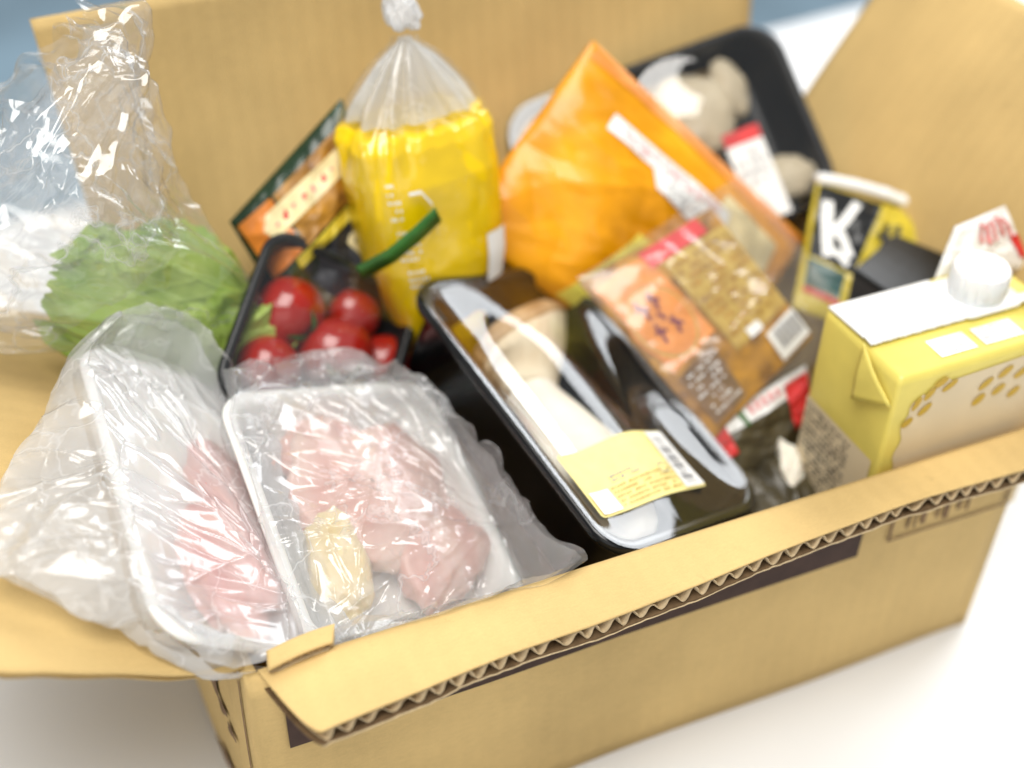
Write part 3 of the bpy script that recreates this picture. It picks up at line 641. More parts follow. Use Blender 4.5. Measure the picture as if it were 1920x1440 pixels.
# ------------------------------------------------------------------ lettuce in a big loose bag
lt_ = thing('lettuce', 'head of frilly light green lettuce inside a loose clear bag', 'lettuce', (.012, .175, .135))
def leaf(c, d, up, ln, wd, seed, curl=.3):
    c = np.array(c, float); d = np.array(d, float); d /= np.linalg.norm(d); up = np.array(up, float); up -= d*(up @ d); up /= np.linalg.norm(up); sd = np.cross(d, up)
    m, n = 90, 120
    t = np.linspace(0, 1, m)[:, None]; s = np.linspace(-1, 1, n)[None]
    wdt = wd*np.interp(t, [0, .15, .45, .75, .93, 1], [.30, .55, .90, 1.0, .85, .55])*(1 + .09*vnoise(t*7 + seed, np.sign(s)*3, seed) + .03*vnoise(t*20 + seed, np.sign(s)*3, seed+1))
    lnn = ln*(1 + .08*vnoise(s*5 + seed, 0*s, seed+6) + .04*vnoise(s*15, 0*s, seed+7))
    e = np.maximum(np.abs(s)**3, smooth(.72, 1, t))
    ruff = e*(.0045*vnoise(t*6 + seed, s*4, seed+2) + .0012*vnoise(t*14, s*9 + seed, seed+3)) + .0042*vnoise(t*3, s*2.2, seed+4)
    rib = .0016*np.exp(-(s/.05)**2)*(1-t) + .0008*np.exp(-(np.sin((t*.9 - np.abs(s)*.45)*16)/.22)**2)*(1-np.abs(s)*.6) - .0004*np.abs(vnoise(t*9, s*7, seed+5))
    lift = -curl*wd*(s**2)*.9 - curl*ln*.30*t**2
    P = c + d*(lnn*t)[..., None] + sd*(wdt*s)[..., None] + up*(lift + ruff + rib)[..., None]
    grid('leaf', P, M['leaf'], lt_)
vw = (-.25, -.62, .75)
leaf((.050, .178, .140), (-.82, .02, .46), vw, .084, .031, 1, .30)
leaf((.050, .168, .134), (-.86, -.16, .22), (-.2, -.8, .6), .056, .022, 2, .35)
leaf((.052, .178, .148), (-.62, .12, .50), vw, .058, .022, 3, .3)
leaf((.046, .162, .128), (-.80, -.10, .20), (.1, -.9, .5), .044, .022, 4, .4)
leaf((.020, .158, .118), (.45, .10, .50), (-.1, -.8, .6), .050, .022, 5, .3)
leaf((.034, .150, .118), (-.30, .20, .60), (.2, -.9, .5), .046, .022, 8, .3)
def loose_bag(shrink=1.0, seed=31, name='plastic_bag', parent=None, t0=0.0, t1=1.0):
    m, n = 210, 340
    t = np.linspace(t0, t1, m)[:, None]; th = np.linspace(0, 2*math.pi, n, endpoint=False)[None]
    key = np.array([0, .18, .38, .55, .72, .88, 1.0])
    cen = np.array([(.050, .178, .138), (.018, .172, .164), (-.018, .180, .188), (-.032, .192, .212), (-.028, .200, .230), (-.022, .204, .246), (-.020, .206, .256)])
    rx = np.interp(t[:, 0], key, [.010, .031, .051, .064, .063, .052, .034])*shrink; ry = np.interp(t[:, 0], key, [.008, .020, .030, .036, .034, .026, .014])*shrink
    C = np.stack([np.interp(t[:, 0], key, cen[:, k]) for k in range(3)], -1)
    ax = np.array([-.45, .18, .87]); ax /= np.linalg.norm(ax); xa = np.array([.86, .0, .45]); xa -= ax*(ax @ xa); xa /= np.linalg.norm(xa); ya = np.cross(ax, xa)
    a = th*6.0; b = t*9
    k = 1 + .20*crinkle(np.cos(th)*1.7 + t*1.2, np.sin(th)*1.7 + t*3.4, seed) + .014*crinkle(np.cos(th)*6 + t*3, np.sin(th)*6 + t*11, seed+2) + .09*crease(th*2.0, t*5, .9, seed+4) + .06*ridges(th*.04, t*.14, 44, (0, .25, 0, .14), .12, .0022, seed+6, (.12, .03), .5)
    X = np.cos(th)*rx[:, None]*k; Y = np.sin(th)*ry[:, None]*k
    Z = .010*vnoise(np.cos(th)*2 + t*3, np.sin(th)*2, 40)*smooth(.6, 1, t) + .006*vnoise(th*4, 0*th, 41)*smooth(.9, 1, t)
    P = C[:, None] + X[..., None]*xa + Y[..., None]*ya + Z[..., None]*ax
    return grid(name, P, M['film_crisp'], parent, wrap=True)
lb0 = loose_bag(); loose_bag(.80, 131, 'inner_fold', lb0, .30, .97)
tag(lb0, 'large loose crumpled clear bag around the lettuce, standing up over the flap', 'plastic bag')

# ------------------------------------------------------------------ soft printed packs
class Pack:
    """pillow-shaped printed bag on four world corners (a top-left, b top-right, c bottom-right, d bottom-left)"""
    def __init__(s, a, b, c, d, bulge, seed=0, wrinkle=.0012, toward=(-.3, -.75, .6)):
        s.q = [np.array(k, float) for k in (a, b, c, d)]; s.b = bulge; s.seed = seed; s.w = wrinkle
        n = np.cross(s.q[1]-s.q[0], s.q[0]-s.q[3]); s.n = n/np.linalg.norm(n)
        if s.n @ np.array(toward) < 0: s.n = -s.n
    def S(s, u, v, off=0.0, side=1):
        u = np.asarray(u, float); v = np.asarray(v, float); a, b, c, d = s.q
        p = (d + (c-d)*u[..., None])*(1-v[..., None]) + (a + (b-a)*u[..., None])*v[..., None]
        U, V = 2*u-1, 2*v-1
        e = np.clip((1-U**2), 0, 1)**.55*np.clip((1-V**2), 0, 1)**.55
        h = s.b*e + s.w*(.35 + e)*(crinkle(u*4.2, v*4.2, s.seed) + .8*crease(u*5, v*5, 1.0 + s.seed, s.seed+2))*.8
        return p + s.n*(side*h + off)[..., None] if side > 0 else p - s.n*(s.b*.8*e + .0003)[..., None]
    def build(s, name, m, parent, n=90):
        u = np.linspace(0, 1, n)[None] + 0*np.linspace(0, 1, n)[:, None]; v = np.linspace(1, 0, n)[:, None] + 0*u
        top = s.S(u, v); bot = s.S(u, v, 0, -1)
        o = mesh(name, np.concatenate([top.reshape(-1, 3), bot.reshape(-1, 3)]), grid_faces(n, n) + [r[::-1] for r in grid_faces(n, n, off=n*n)], m, parent)
        return o
    def patch(s, name, u0, u1, v0, v1, m, parent, off=.0007, n=60):
        return quadmark(name, lambda u, v: s.S(u, v, off), u0, u1, v0, v1, m, parent, n, n)
    def poly(s, name, poly, m, parent, off=.0006):
        """filled convex outline laid on the pack, subdivided so that it follows the bulge"""
        p = np.array(poly, float); c = p.mean(0); k = np.linspace(0, 1, 34)[:, None, None]
        dense = np.concatenate([p[i] + (p[(i+1) % len(p)] - p[i])*np.linspace(0, 1, 20, endpoint=False)[:, None] for i in range(len(p))])
        g = c + (dense[None] - c)*k
        return grid(name, s.S(g[..., 0], g[..., 1], off), m, parent, wrap=True)
def stroke(pk, name, pts, wd, m, parent, off=.0008, asp=1.0):
    """a painted stroke of even width through uv points"""
    p = np.array(pts, float); d = np.gradient(p, axis=0); d /= np.linalg.norm(d, axis=1, keepdims=True) + 1e-9
    nn = np.stack([-d[:, 1], d[:, 0]*asp], -1)*wd/2
    k = np.linspace(0, 1, 12); L0 = np.stack([np.interp(k, np.linspace(0, 1, len(p)), (p+nn)[:, i]) for i in (0, 1)], -1); R0 = np.stack([np.interp(k, np.linspace(0, 1, len(p)), (p-nn)[:, i]) for i in (0, 1)], -1)
    g = np.stack([L0, R0]); return grid(name, pk.S(g[..., 0], g[..., 1], off), m, parent)

# orange bag
ob = thing('orange_food_bag', 'large glossy orange food bag with white price strip, standing on its corner', 'food bag', (.235, .18, .09))
OB = Pack((.2303, .215, .2266), (.331, .163, .1245), (.258, .128, .062), (.150, .185, .1610), .016, 3, .0034)
OB.build('bag', M['orange_bag'], ob, 200)
OB.patch('edge_band', .02, .98, .93, .985, M['orange_ink'], ob, .0006)
OB.poly('pale_panel', [(.62, .86), (.90, .86), (.92, .45), (.58, .40)], M['cream'], ob, .0007)
OB.poly('lemon_panel', [(.44, .45), (.62, .46), (.62, .02), (.36, .02)], M['lemon'], ob, .0008)
ps = OB.poly('price_strip', [(.17, .72), (.17, .80), (.66, .795), (.70, .63), (.40, .655), (.36, .72)], M['white'], ob, .0010)
def strip_text(name, u0, u1, v0, v1, rows, cols, m, seed, fill): return textrows(name, lambda u, v: OB.S(u, v, .0016), u0, u1, v0, v1, rows, cols, m, ps, seed, fill, .6)
strip_text('red_print', .19, .62, .735, .785, 3, 34, M['pink_ink'], 3, .55)
strip_text('grey_print', .42, .68, .645, .715, 4, 24, M['grey_ink'], 4, .6)

# back black tray of mushrooms
FB = Frame((.2763, .2079, .1605), (.974, -.072, .215), (-.094, .734, .673))
bt = thing('mushroom_tray', 'large black tray of beige mushrooms leaning against the back of the box', 'tray', FB.P(0, 0, -.034))
tray('tray', FB, .152, .102, .020, .034, M['black_matt'], bt, lip=.004, wall=.0015, taper=.009, roll=.004)
pts, _, _ = disc(FB, .151, .101, .0195, lambda u, v, s: .0006 + (.006*np.exp(-((u-.022)/.018)**2 - ((v-.016)/.02)**2))*(1-s**6), 60, 160); grid('film', pts, M['film_taut'], bt, wrap=True)
for (u, v, h, a, b, c, sd, lab_) in ((.020, .016, -.009, .023, .022, .013, 2, 'large beige mushroom bulging under glare in the back tray'), (.044, .024, -.014, .010, .016, .010, 5, 'narrow tan mushroom beside the large one in the back tray'), (.055, -.030, -.013, .016, .012, .011, 8, 'small beige mushroom low in the back tray near the noodle cup'), (-.012, .024, -.014, .016, .015, .011, 11, 'beige mushroom half hidden behind the orange bag tip')):
    tag(blob('mushroom', FB, u, v, h, a, b, c, M['mush_grey'], None, sd, .14, 1.4), lab_, 'mushroom', 'mushrooms in the back tray')
SB = lambda u, v, off=.0012: FB.P(u, v, .0006 + .0*np.asarray(u) + off)
lb_ = quadmark('price_label', SB, .026, .046, -.048, .000, M['white'], bt)
quadmark('red_band', lambda u, v: SB(u, v, .0016), .026, .046, -.007, .000, M['red'], lb_)
textrows('fine_print', lambda u, v: SB(u, v, .0016), .028, .044, -.030, -.010, 4, 7, M['grey_ink'], lb_, 8)

# fried tofu pack in front of the orange bag
tf = thing('tofu_pack', 'clear pack of golden brown food with round orange emblem and gold label', 'food pack', (.245, .11, .07))
TF = Pack((.1916, .140, .1484), (.2640, .150, .1655), (.2950, .098, .1185), (.2278, .070, .1000), .006, 8, .0006)
TF.build('pack', M['brown_food'], tf, 150)
TF.poly('orange_panel', [(.03, .93), (.42, .95), (.44, .40), (.06, .36)], M['orange_ink'], tf, .0005)
a = np.linspace(0, 2*math.pi, 28, endpoint=False)
for rr_, mm, of in ((.205, 'carrot', .0008), (.19, 'gold', .0010), (.175, 'orange_ink', .0012)):
    TF.poly('emblem_ring', np.stack([.225 + rr_*np.cos(a), .60 + rr_*1.12*np.sin(a)], -1), M[mm], tf, of)
for (x0, y0, x1, y1) in ((.13, .72, .20, .69), (.15, .76, .17, .64), (.23, .74, .29, .70), (.26, .77, .25, .66), (.13, .57, .20, .55), (.16, .61, .15, .50), (.25, .58, .31, .53), (.28, .60, .26, .50), (.22, .65, .24, .60)):
    stroke(TF, 'emblem_stroke', [(x0, y0), ((x0+x1)/2+.008, (y0+y1)/2+.008), (x1, y1)], .022, M['plum_ink'], tf, .0016)
TF.poly('red_heading', [(.40, .97), (.86, .99), (.86, .88), (.40, .86)], M['red'], tf, .0007)
gl_ = TF.poly('gold_label', [(.47, .86), (.985, .87), (.985, .26), (.47, .24)], M['gold'], tf, .0009)
textrows('fine_print', lambda u, v: TF.S(u, v, .0013), .50, .96, .30, .83, 11, 11, M['brown_food'], gl_, 2, .62, .6)
TF.poly('white_tag', [(.60, .30), (.72, .30), (.72, .24), (.60, .24)], M['white'], tf, .0014)
TF.poly('grey_panel', [(.06, .33), (.36, .36), (.34, .04), (.06, .04)], M['ink_faint'], tf, .0006)
textrows('fine_print', lambda u, v: TF.S(u, v, .0010), .08, .33, .06, .32, 7, 10, M['white'], tf, 4, .6, .4)
bl = TF.poly('barcode_label', [(.70, .20), (.99, .22), (.99, .03), (.70, .02)], M['white'], tf, .0010)
for k in range(16): TF.poly('barcode_bar', [(.74+k*.015, .07), (.745+k*.015 + .004*(k % 3), .07), (.745+k*.015 + .004*(k % 3), .19), (.74+k*.015, .19)], M['grey_ink'], bl, .0014)
WR = Pack((.190, .139, .1520), (.286, .158, .176), (.320, .098, .118), (.224, .064, .0945), .010, 15, .0025)
WR.build('clear_wrapper', M['film_pack'], tf, 90)

# red and white pack under it
rw = thing('red_white_pack', 'crumpled dark pack with white band, red ends and green mark below the golden pack', 'food pack', (.252, .07, .06))
RW = Pack((.2200, .0780, .1000), (.2900, .0930, .1080), (.2850, .0720, .0780), (.2300, .0560, .0760), .006, 19, .0016)
RW.build('pack', M['olive'], rw, 60)
RW.patch('white_band', .02, .98, .72, .97, M['white'], rw, .0006); RW.patch('red_end', .02, .20, .45, .98, M['red'], rw, .0009); RW.patch('red_end', .74, .97, .30, .90, M['red'], rw, .0010)
RW.patch('green_mark', .33, .37, .70, .98, M['green_tape'], rw, .0010)
for k in range(5): RW.poly('red_mark', [(.42+k*.06, .80), (.45+k*.06, .80), (.45+k*.06, .92), (.42+k*.06, .92)], M['pink_ink'], rw, .0012)
FX = Frame((.250, .045, .072), (1, .1, 0), (0, .8, .6))
tag(blob('dried_root', FX, .012, .012, .002, .014, .007, .006, M['mush_stem'], None, 33, .3, 1.8, 1.2), 'pale knobbly root lying deep between the tray and the carton', 'vegetable')
br = thing('brown_produce_bag', 'dark brown produce bag deep in the box below the red and white pack', 'bag', (.235, .06, .006))
BR = Pack((.215, .085, .076), (.285, .085, .080), (.262, .012, .066), (.235, .012, .066), .010, 23, .003)
BR.build('bag', M['olive'], br, 50)

# tied yellow bag
yb = thing('yellow_bag', 'bright yellow bag with clear gathered neck tied in a white knot', 'food bag', (.135, .178, .07))
yax = np.array([-.03, .16, .985]); yax /= np.linalg.norm(yax); yx = np.array([.97, .10, -.20]); yx -= yax*(yax @ yx); yx /= np.linalg.norm(yx); yy_ = np.cross(yax, yx)
def ybag(t0, t1, m, n, grow=0.0, amp=1.0, seed=60):
    t = np.linspace(t0, t1, m)[:, None]; th = np.linspace(0, 2*math.pi, n, endpoint=False)[None]
    key = [0, .1, .35, .6, .70, .80, .90, .955, .972, 1.0]
    rx = np.interp(t, key, [.017, .022, .0320, .0340, .0335, .025, .0125, .0040, .0042, .0125]) + grow; ry = np.interp(t, key, [.020, .024, .027, .026, .023, .015, .008, .0036, .004, .009]) + grow
    c = np.sign(np.cos(th))*np.abs(np.cos(th))**.72; s = np.sign(np.sin(th))*np.abs(np.sin(th))**.72
    gather = smooth(.62, .92, t)
    k = 1 + amp*(.020*crinkle(np.cos(th)*3 + t, np.sin(th)*3 + t*7, seed) + .018*crease(th*2.5, t*8, 1.5, seed+1)) + gather*(.16*np.sin(th*11 + 2*vnoise(th*2, t*3, 4)) + .10*np.sin(th*19 + 3) )*(1 - .5*smooth(.9, 1, t))
    base = np.array([.1385, .1770, .100])
    P = base + yax*(t*.158)[..., None] + yx*(rx*c*k)[..., None] + yy_*(ry*s*k)[..., None]
    return P
top_edge = np.linspace(0, 2*math.pi, 260, endpoint=False)
P = ybag(0, .735, 110, 260); 
jag = .0022*vnoise(top_edge*3, 0*top_edge, 71) + .0010*vnoise(top_edge*14, 0*top_edge, 72)
P = P + yax*(jag[None]*smooth(.8, 1, np.linspace(0, 1, 110))[:, None])[..., None]
grid('printed_body', P, M['yellow_bag'], yb, wrap=True, caps=True)
grid('clear_film', ybag(0.0, .965, 170, 300, .0009, 1.6, 63), film('clear bag film', .0, 1.3, .08, 45, .22), yb, wrap=True)
grid('gathered_neck', ybag(.76, .962, 60, 300, -.0015, 1.5, 66), film('folded bag film', .62, 1.4, .14, 70, .25, streak=.25), yb, wrap=True)
FK = Frame(np.array([.1385, .1770, .100]) + yax*.1625, yx, yy_)
blob('knot', FK, 0, 0, 0, .0078, .0075, .0068, film('white knot film', .72, 1.0, .2, 120, .3), yb, 77, .35, 2.5)
def SY(th, t, off=.0012, seed=60):
    th = np.asarray(th, float); t = np.asarray(t, float)
    key = [0, .1, .35, .6, .70, .80]; rx = np.interp(t, key, [.017, .022, .0320, .0340, .0335, .025]); ry = np.interp(t, key, [.020, .024, .027, .026, .023, .015])
    c = np.sign(np.cos(th))*np.abs(np.cos(th))**.72; s = np.sign(np.sin(th))*np.abs(np.sin(th))**.72
    return np.array([.1385, .1770, .100]) + yax*(t*.158)[..., None] + yx*((rx*1.03 + off)*c)[..., None] + yy_*((ry*1.03 + off)*s)[..., None]
def ribbon(name, th, t, wd, m, parent, off=.0022):
    k = np.linspace(0, 1, 60); a = np.interp(k, np.linspace(0, 1, len(th)), th); b = np.interp(k, np.linspace(0, 1, len(t)), t)
    g = np.stack([SY(a, b + wd/2, off), SY(a, b - wd/2, off)]); return grid(name, g, m, parent)
def SYP(th, t, off=.0026): return SY(th, t, off)
for (a0, t0, w_, h_, sd_) in ((3.98, .52, .20, .12, 1), (4.02, .40, .34, .10, 2), (4.10, .27, .30, .11, 3)):
    textrows('white_print', SYP, a0, a0 + w_, t0, t0 + h_, 5, 6, M['white'], yb, sd_, .7, .55)
ribbon('white_print', [4.30, 4.45, 4.55, 4.58, 4.58], [.60, .60, .56, .46, .30], .010, M['white'], yb, .0026)
quadmark('white_label', SYP, 5.02, 5.42, .27, .42, M['white'], yb, 24, 8)
# green tape round the yellow bag
gt_ = [np.array(q) for q in ((.0960, .1620, .1640), (.1090, .1555, .1740), (.1210, .1545, .1830), (.1310, .1565, .1890))]
k = np.linspace(0, 1, 40); cl = np.stack([np.interp(k, np.linspace(0, 1, 4), [q[i] for q in gt_]) for i in range(3)], -1)
wdir = np.array([-.35, -.2, .85]); wdir /= np.linalg.norm(wdir)
g = np.stack([cl + wdir*.0048, cl - wdir*.0048])
shell('green_tape', g, .0004, M['green_tape'], yb)

# carrot pack behind the tomatoes
vg = thing('carrot_pack', 'dark edged pack of orange carrots with red speckled white strip behind the tomatoes', 'food pack', (.085, .2, .09))
VG = Pack((.0520, .2110, .1720), (.1110, .2240, .2150), (.1300, .1960, .1500), (.0700, .1830, .1250), .013, 41, .0032)
VG.build('bag', M['dark_green'], vg, 80)
VG.poly('carrot_print', [(.03, .93), (.30, .90), (.34, .48), (.06, .45)], M['carrot'], vg, .0006)
VG.poly('noodle_print', [(.32, .90), (.97, .90), (.97, .52), (.36, .48)], M['brown_food'], vg, .0007)
st_ = VG.poly('speckled_strip', [(.16, .76), (.22, .84), (.98, .80), (.98, .66), (.20, .66)], M['cream'], vg, .0010)
rs = np.random.RandomState(6)
for k in range(9):
    uc, vc, w_, h_ = .25 + k*.082 + rs.uniform(-.012, .012), .735 + rs.uniform(-.012, .012), rs.uniform(.008, .022), rs.uniform(.012, .035)
    a = np.linspace(0, 2*math.pi, 9, endpoint=False); q_ = rs.uniform(.6, 1.2, 9)
    VG.poly('red_mark', np.stack([uc + w_*q_*np.cos(a), vc + h_*q_*np.sin(a)], -1), M['red'] if k % 2 else M['pink_ink'], st_, .0013)
VG.poly('yellow_stripe', [(.25, .46), (.98, .50), (.98, .42), (.25, .38)], M['mustard'], vg, .0008)
VG.poly('black_panel', [(.25, .37), (.98, .41), (.98, .02), (.30, .02)], M['dark_ink'], vg, .0006)
stroke(VG, 'white_stroke', [(.86, .34), (.62, .30), (.70, .10), (.80, .02)], .05, M['cream'], vg)

# ------------------------------------------------------------------ carton with cap
CX0, CX1, CY0, CY1, CZ0, CZ1 = .2668, .3545, .0085, .0605, .067, .1675
ct = thing('drink_carton', 'yellow drink carton with white top panel and round white screw cap', 'carton', ((CX0+CX1)/2, (CY0+CY1)/2, CZ0))
def carton_body():
    vs, fs = [], []
    cols = 24; rows = 14
    o = rrect(CX1-CX0, CY1-CY0, .0022, 48) + np.array([(CX0+CX1)/2, (CY0+CY1)/2])
    zs = [CZ0, CZ0+.002, CZ0+.05, CZ1-.004, CZ1-.0012, CZ1]; ins = [.001, 0, 0, 0, .0006, .0022]
    rings = []
    for z_, i_ in zip(zs, ins):
        q = rrect(CX1-CX0-2*i_, CY1-CY0-2*i_, .0022, 48) + np.array([(CX0+CX1)/2, (CY0+CY1)/2]); rings.append(np.concatenate([q, np.full((48, 1), z_)], 1))
    return np.stack(rings)
grid('carton_body', carton_body(), M['carton_yellow'], ct, wrap=True, caps=True)
ym = CY0 + (CY1-CY0)*.53
def top_z(y): return CZ1 + .0006 + .0
# white rear half of the top, its front edge the lifted seam
g = lerp_grid((CX0+.0005, CY1-.0008, CZ1+.0012), (CX0+.052, CY1-.0008, CZ1+.0012), (CX0+.052, ym-.001, CZ1+.0022), (CX0+.0008, ym-.001, CZ1+.0022), 12, 20)
shell('white_top_panel', g, .0006, M['carton_white'], ct)
g = lerp_grid((CX0+.0525, CY1-.0008, CZ1+.0010), (CX1, CY1-.0008, CZ1+.0010), (CX1, ym, CZ1+.0022), (CX0+.0525, ym, CZ1+.0022), 12, 20)
shell('yellow_top_panel', g, .0006, M['carton_yellow'], ct)
# the sealed fin, lying forward, with a dark gap beneath
x_ = np.linspace(CX0+.001, CX1, 120)
fin = np.stack([np.stack([x_, ym - .0005 + 0*x_, CZ1 + .0030 + .0003*np.sin(x_*300)], -1), np.stack([x_, ym - .0062 + .00025*np.sin(x_*2600) - .0008*smooth(.325, .35, x_), CZ1 + .0021 + .0016*smooth(.318, .345, x_) + .0002*np.sin(x_*900)], -1)])
shell('sealed_fin', fin, .0007, M['carton_white'], ct)
textrows('stamped_date', lambda u, v: np.stack([np.asarray(u), np.asarray(v), CZ1 + .0014 + .0016*(CY1 - np.asarray(v))/.03*.65 + .0004], -1), CX0+.014, CX0+.040, CY1-.0145, CY1-.0085, 2, 12, M['grey_ink'], ct, 4, .5, .35)
textrows('printed_line', lambda u, v: np.stack([np.asarray(u), np.asarray(v), CZ1 + .0020 + 0*np.asarray(u)], -1), CX0+.016, CX0+.042, CY1-.0050, CY1-.0035, 1, 22, M['dark_ink'], ct, 5, .85, .6)
# folded ear on the short side: a triangle hanging down from the fold
ear = np.array([(CX0-.0012, ym+.002, CZ1-.001), (CX0-.0012, CY0+.0005, CZ1-.001), (CX0-.0018, CY0+.0080, CZ1-.0300), (CX0-.0008, CY0+.0010, CZ1-.019)])
def ear_sheet(a, b, c, name, m):
    a, b, c = (np.array(q) for q in (a, b, c)); n = 10
    vs = []; fs = []; idx = {}
    for i in range(n+1):
        for j in range(n+1-i):
            k = 1-(i+j)/n; idx[i, j] = len(vs); vs.append(a*k + b*(i/n) + c*(j/n) + np.array([-.0009*math.sin(math.pi*k)*math.sin(math.pi*min(1, (i+j)/n)), 0, 0]))
    for i in range(n):
        for j in range(n-i):
            fs.append([idx[i, j], idx[i+1, j], idx[i, j+1]])
            if i+j < n-1: fs.append([idx[i+1, j], idx[i+1, j+1], idx[i, j+1]])
    o = mesh(name, vs, fs, m, ct); sol = o.modifiers.new('Solidify', 'SOLIDIFY'); sol.thickness = .0008; sol.offset = 0; return o
ear_sheet((CX0-.0010, ym-.004, CZ1+.0016), (CX0-.0032, ym-.0065, CZ1-.0245), (CX0-.0012, CY0+.0004, CZ1-.0135), 'folded_ear', M['carton_yellow'])
# front print: cream panel with ochre border and oval spots
def SC(u, v, off=.0005): u = np.asarray(u, float); v = np.asarray(v, float); return np.stack([u, CY0 - off + 0*u, v], -1)
x_l, x_r, z_b, z_t = CX0+.0075, CX1-.001, CZ0+.003, CZ1-.0045
wav = np.linspace(0, 1, 26)
poly = [(x_l+.0012*math.sin(k*34) - .003*(1-k)*.6, z_b + (z_t-.012-z_b)*k) for k in wav] + [(x_l+.001+.018*k+.0, z_t-.012+.010*k**.6+.0012*math.sin(k*30)) for k in wav[1:]] + [(x_r, z_t), (x_r, z_b)]
cp = mesh('cream_panel', SC([p[0] for p in poly], [p[1] for p in poly]), [list(range(len(poly)))], M['carton_cream'], ct, False)
for (du, dv, ru, rv, rot) in ((.009, -.010, .0035, .0016, .9), (.0135, -.0055, .0036, .0017, .5), (.0085, -.0178, .0038, .0019, .75), (.0035, -.0135, .0034, .0015, 1.1), (.0010, -.0225, .0030, .0019, .7), (.0185, -.0085, .0040, .0017, .55), (.038, -.0135, .0040, .0019, .65), (.0365, -.0215, .0036, .0022, .7), (.047, -.010, .0040, .002, .6), (.046, -.019, .0036, .0021, .6), (.056, -.013, .004, .002, .5), (.055, -.023, .0035, .002, .6), (.0655, -.016, .004, .002, .5)):
    a = np.linspace(0, 2*math.pi, 24, endpoint=False); X_ = ru*np.cos(a); Y_ = rv*np.sin(a)
    uu = x_l + du + X_*math.cos(rot) - Y_*math.sin(rot); vv = z_t + dv + .003 + X_*math.sin(rot) + Y_*math.cos(rot)
    mesh('oval_spot', SC(uu, vv, .0009), [list(range(24))], M['carton_ochre'], cp, False)
for (u0, u1) in ((CX0+.024, CX0+.042), (CX0+.046, CX0+.066)):
    ST = lambda u, v, off=.0005: np.stack([np.asarray(u, float), np.asarray(v, float), CZ1 + off + 0*np.asarray(u, float)], -1)
    nl = quadmark('white_note', ST, u0, u1, CY0+.0055, CY0+.0165, M['carton_white'], ct)
    textrows('fine_print', lambda u, v: ST(u, v, .0008), u0+.001, u1-.001, CY0+.0062, CY0+.0158, 5, 13, M['grey_ink'], nl, 6, .75, .45)
def SS(u, v, off=.0006): u = np.asarray(u, float); v = np.asarray(v, float); return np.stack([CX0 - off + 0*u, u, v], -1)
tp = quadmark('text_panel', lambda u, v: SS(u, v), CY1-.001, CY0+.004, CZ0+.002, CZ1-.046, M['carton_cream'], ct)
textrows('fine_print', lambda u, v: SS(u, v, .0010), CY1-.002, CY0+.018, CZ0+.003, CZ1-.048, 17, 27, M['dark_ink'], tp, 9, .6, .6)
# cap
CC = np.array([CX0+.0625, CY0+.034, CZ1+.0016])
plate = rrect(.0335, .0275, .006, 64)
g = np.stack([np.concatenate([plate*k + CC[:2], np.full((64, 1), CC[2] + h_)], 1) for k, h_ in ((1, 0), (1, .0010), (.965, .0017), (.5, .0019))])
grid('cap_base', g, M['cap'], ct, wrap=True, caps=True)
a = np.linspace(0, 2*math.pi, 180, endpoint=False)
rings = []
for r_, h_, rib in ((.0112, .0018, 0), (.0118, .0020, 0), (.0118, .0042, 0), (.0120, .0046, 1), (.0119, .0135, 1), (.0117, .0142, 0), (.0110, .0150, 0), (.0098, .0152, 0), (.0094, .0147, 0), (.004, .0147, 0)):
    rr_ = r_ + rib*.00035*np.sign(np.sin(a*60)); rings.append(np.stack([CC[0] + rr_*np.cos(a), CC[1] + rr_*np.sin(a), np.full(180, CC[2] + h_)], -1))
grid('cap', np.stack(rings), M['cap'], ct, wrap=True, caps=True)

# ------------------------------------------------------------------ packs behind the carton
nc = thing('noodle_cup', 'black and yellow noodle pack with bold white lettering and white rim', 'noodle pack', (.34, .13, .06))
NP = Pack((.3342, .165, .1560), (.3869, .125, .1420), (.3320, .092, .1080), (.2990, .122, .1180), .006, 51, .0018)
NP.build('cup', M['mustard'], nc, 70)
NP.poly('black_panel', [(.02, .97), (.50, .97), (.46, .35), (.04, .40)], M['black_matt'], nc, .0008)
NP.poly('teal_panel', [(.04, .38), (.40, .33), (.42, .14), (.06, .18)], M['teal'], nc, .0008)
NP.poly('red_line', [(.06, .17), (.43, .13), (.46, .97), (.49, .97), (.46, .08), (.06, .12)][0:2] + [(.44, .09), (.06, .13)], M['red'], nc, .0010)
for pts_, w_ in ((((.10, .85), (.14, .62), (.20, .42)), .09), (((.32, .90), (.26, .72), (.18, .62)), .07), (((.20, .66), (.30, .58), (.38, .46)), .08), (((.24, .48), (.32, .44), (.39, .40)), .05)):
    stroke(NP, 'white_letter', pts_, w_, M['carton_white'], nc, .0014)
for pts_ in (((.58, .80), (.62, .70), (.60, .58)), ((.54, .72), (.62, .70), (.70, .72)), ((.58, .60), (.64, .56), (.70, .50)), ((.66, .82), (.68, .76), (.70, .70))):
    stroke(NP, 'black_letter', pts_, .04, M['dark_ink'], nc, .0012)
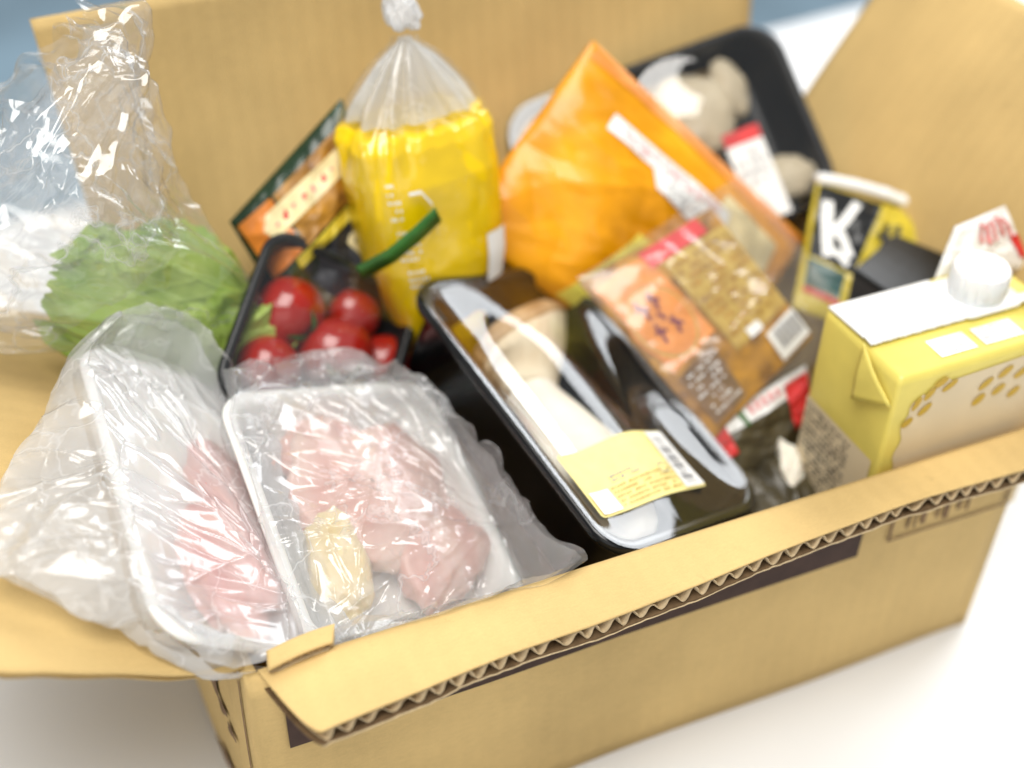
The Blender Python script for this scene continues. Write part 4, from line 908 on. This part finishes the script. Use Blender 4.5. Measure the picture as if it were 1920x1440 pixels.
k = np.linspace(0, 1, 50); rimc = NP.S(k*.98+.01, 0*k + 1.0) + np.array([0, .001, .0015]) + np.outer(np.sin(k*math.pi)*.0035, np.array([0, .2, 1]))
a = np.linspace(0, 2*math.pi, 16, endpoint=False)
tube = rimc[:, None] + .0030*(np.cos(a)[None, :, None]*np.array([.3, .6, .75]) + np.sin(a)[None, :, None]*np.array([-.2, .8, -.5])); grid('rim', tube, M['carton_white'], nc, wrap=True, caps=True)

db = thing('dark_box', 'matt dark box top wedged between the noodle pack and the drink carton', 'box', (.335, .095, .06))
q = [np.array(p_) for p_ in ((.316, .104, .1470), (.352, .122, .1470), (.372, .092, .1440), (.330, .074, .1400))]
up_ = lerp_grid(q[0], q[1], q[2], q[3], 6, 6); lo = up_.copy(); lo[..., 2] -= .075; lo[..., 0] = np.minimum(lo[..., 0], .334)
o = shell('lid', up_, .004, M['black_matt'], db, False); bevel(o, .001)
sides = np.stack([np.concatenate([up_[0], up_[1:, -1], up_[-1, -2::-1], up_[-2:0:-1, 0]])*[1, 1, 1] - [0, 0, .003], np.concatenate([lo[0], lo[1:, -1], lo[-1, -2::-1], lo[-2:0:-1, 0]])])
grid('box_body', sides, M['dark_ink'], db, wrap=True, smooth_shade=False, caps=True)

wp = thing('red_white_sachet', 'white sachet with red brush lettering tucked behind the screw cap', 'sachet', (.365, .08, .125))
WPC = ((.3411, .075, .1812), (.3673, .075, .1861), (.3820, .0640, .1560), (.3270, .0650, .1600))
WP = Pack(*WPC, .003, 57, .0012)
WP.build('sachet', M['white'], wp, 60)
for k_, (dx_, dy_) in enumerate(((0, .02), (.10, -.03), (.19, .0), (.30, .03), (.41, -.02))):
    stroke(WP, 'red_stroke', [(.40+dx_, .90+dy_), (.45+dx_, .80+dy_), (.43+dx_+.01*k_, .66+dy_), (.47+dx_, .56+dy_)], .045 + .012*(k_ % 2), M['pink_ink'], wp, .0010)
WP.poly('red_corner', [(.86, .55), (.99, .58), (.99, .2), (.90, .2)], M['red'], wp, .0008)
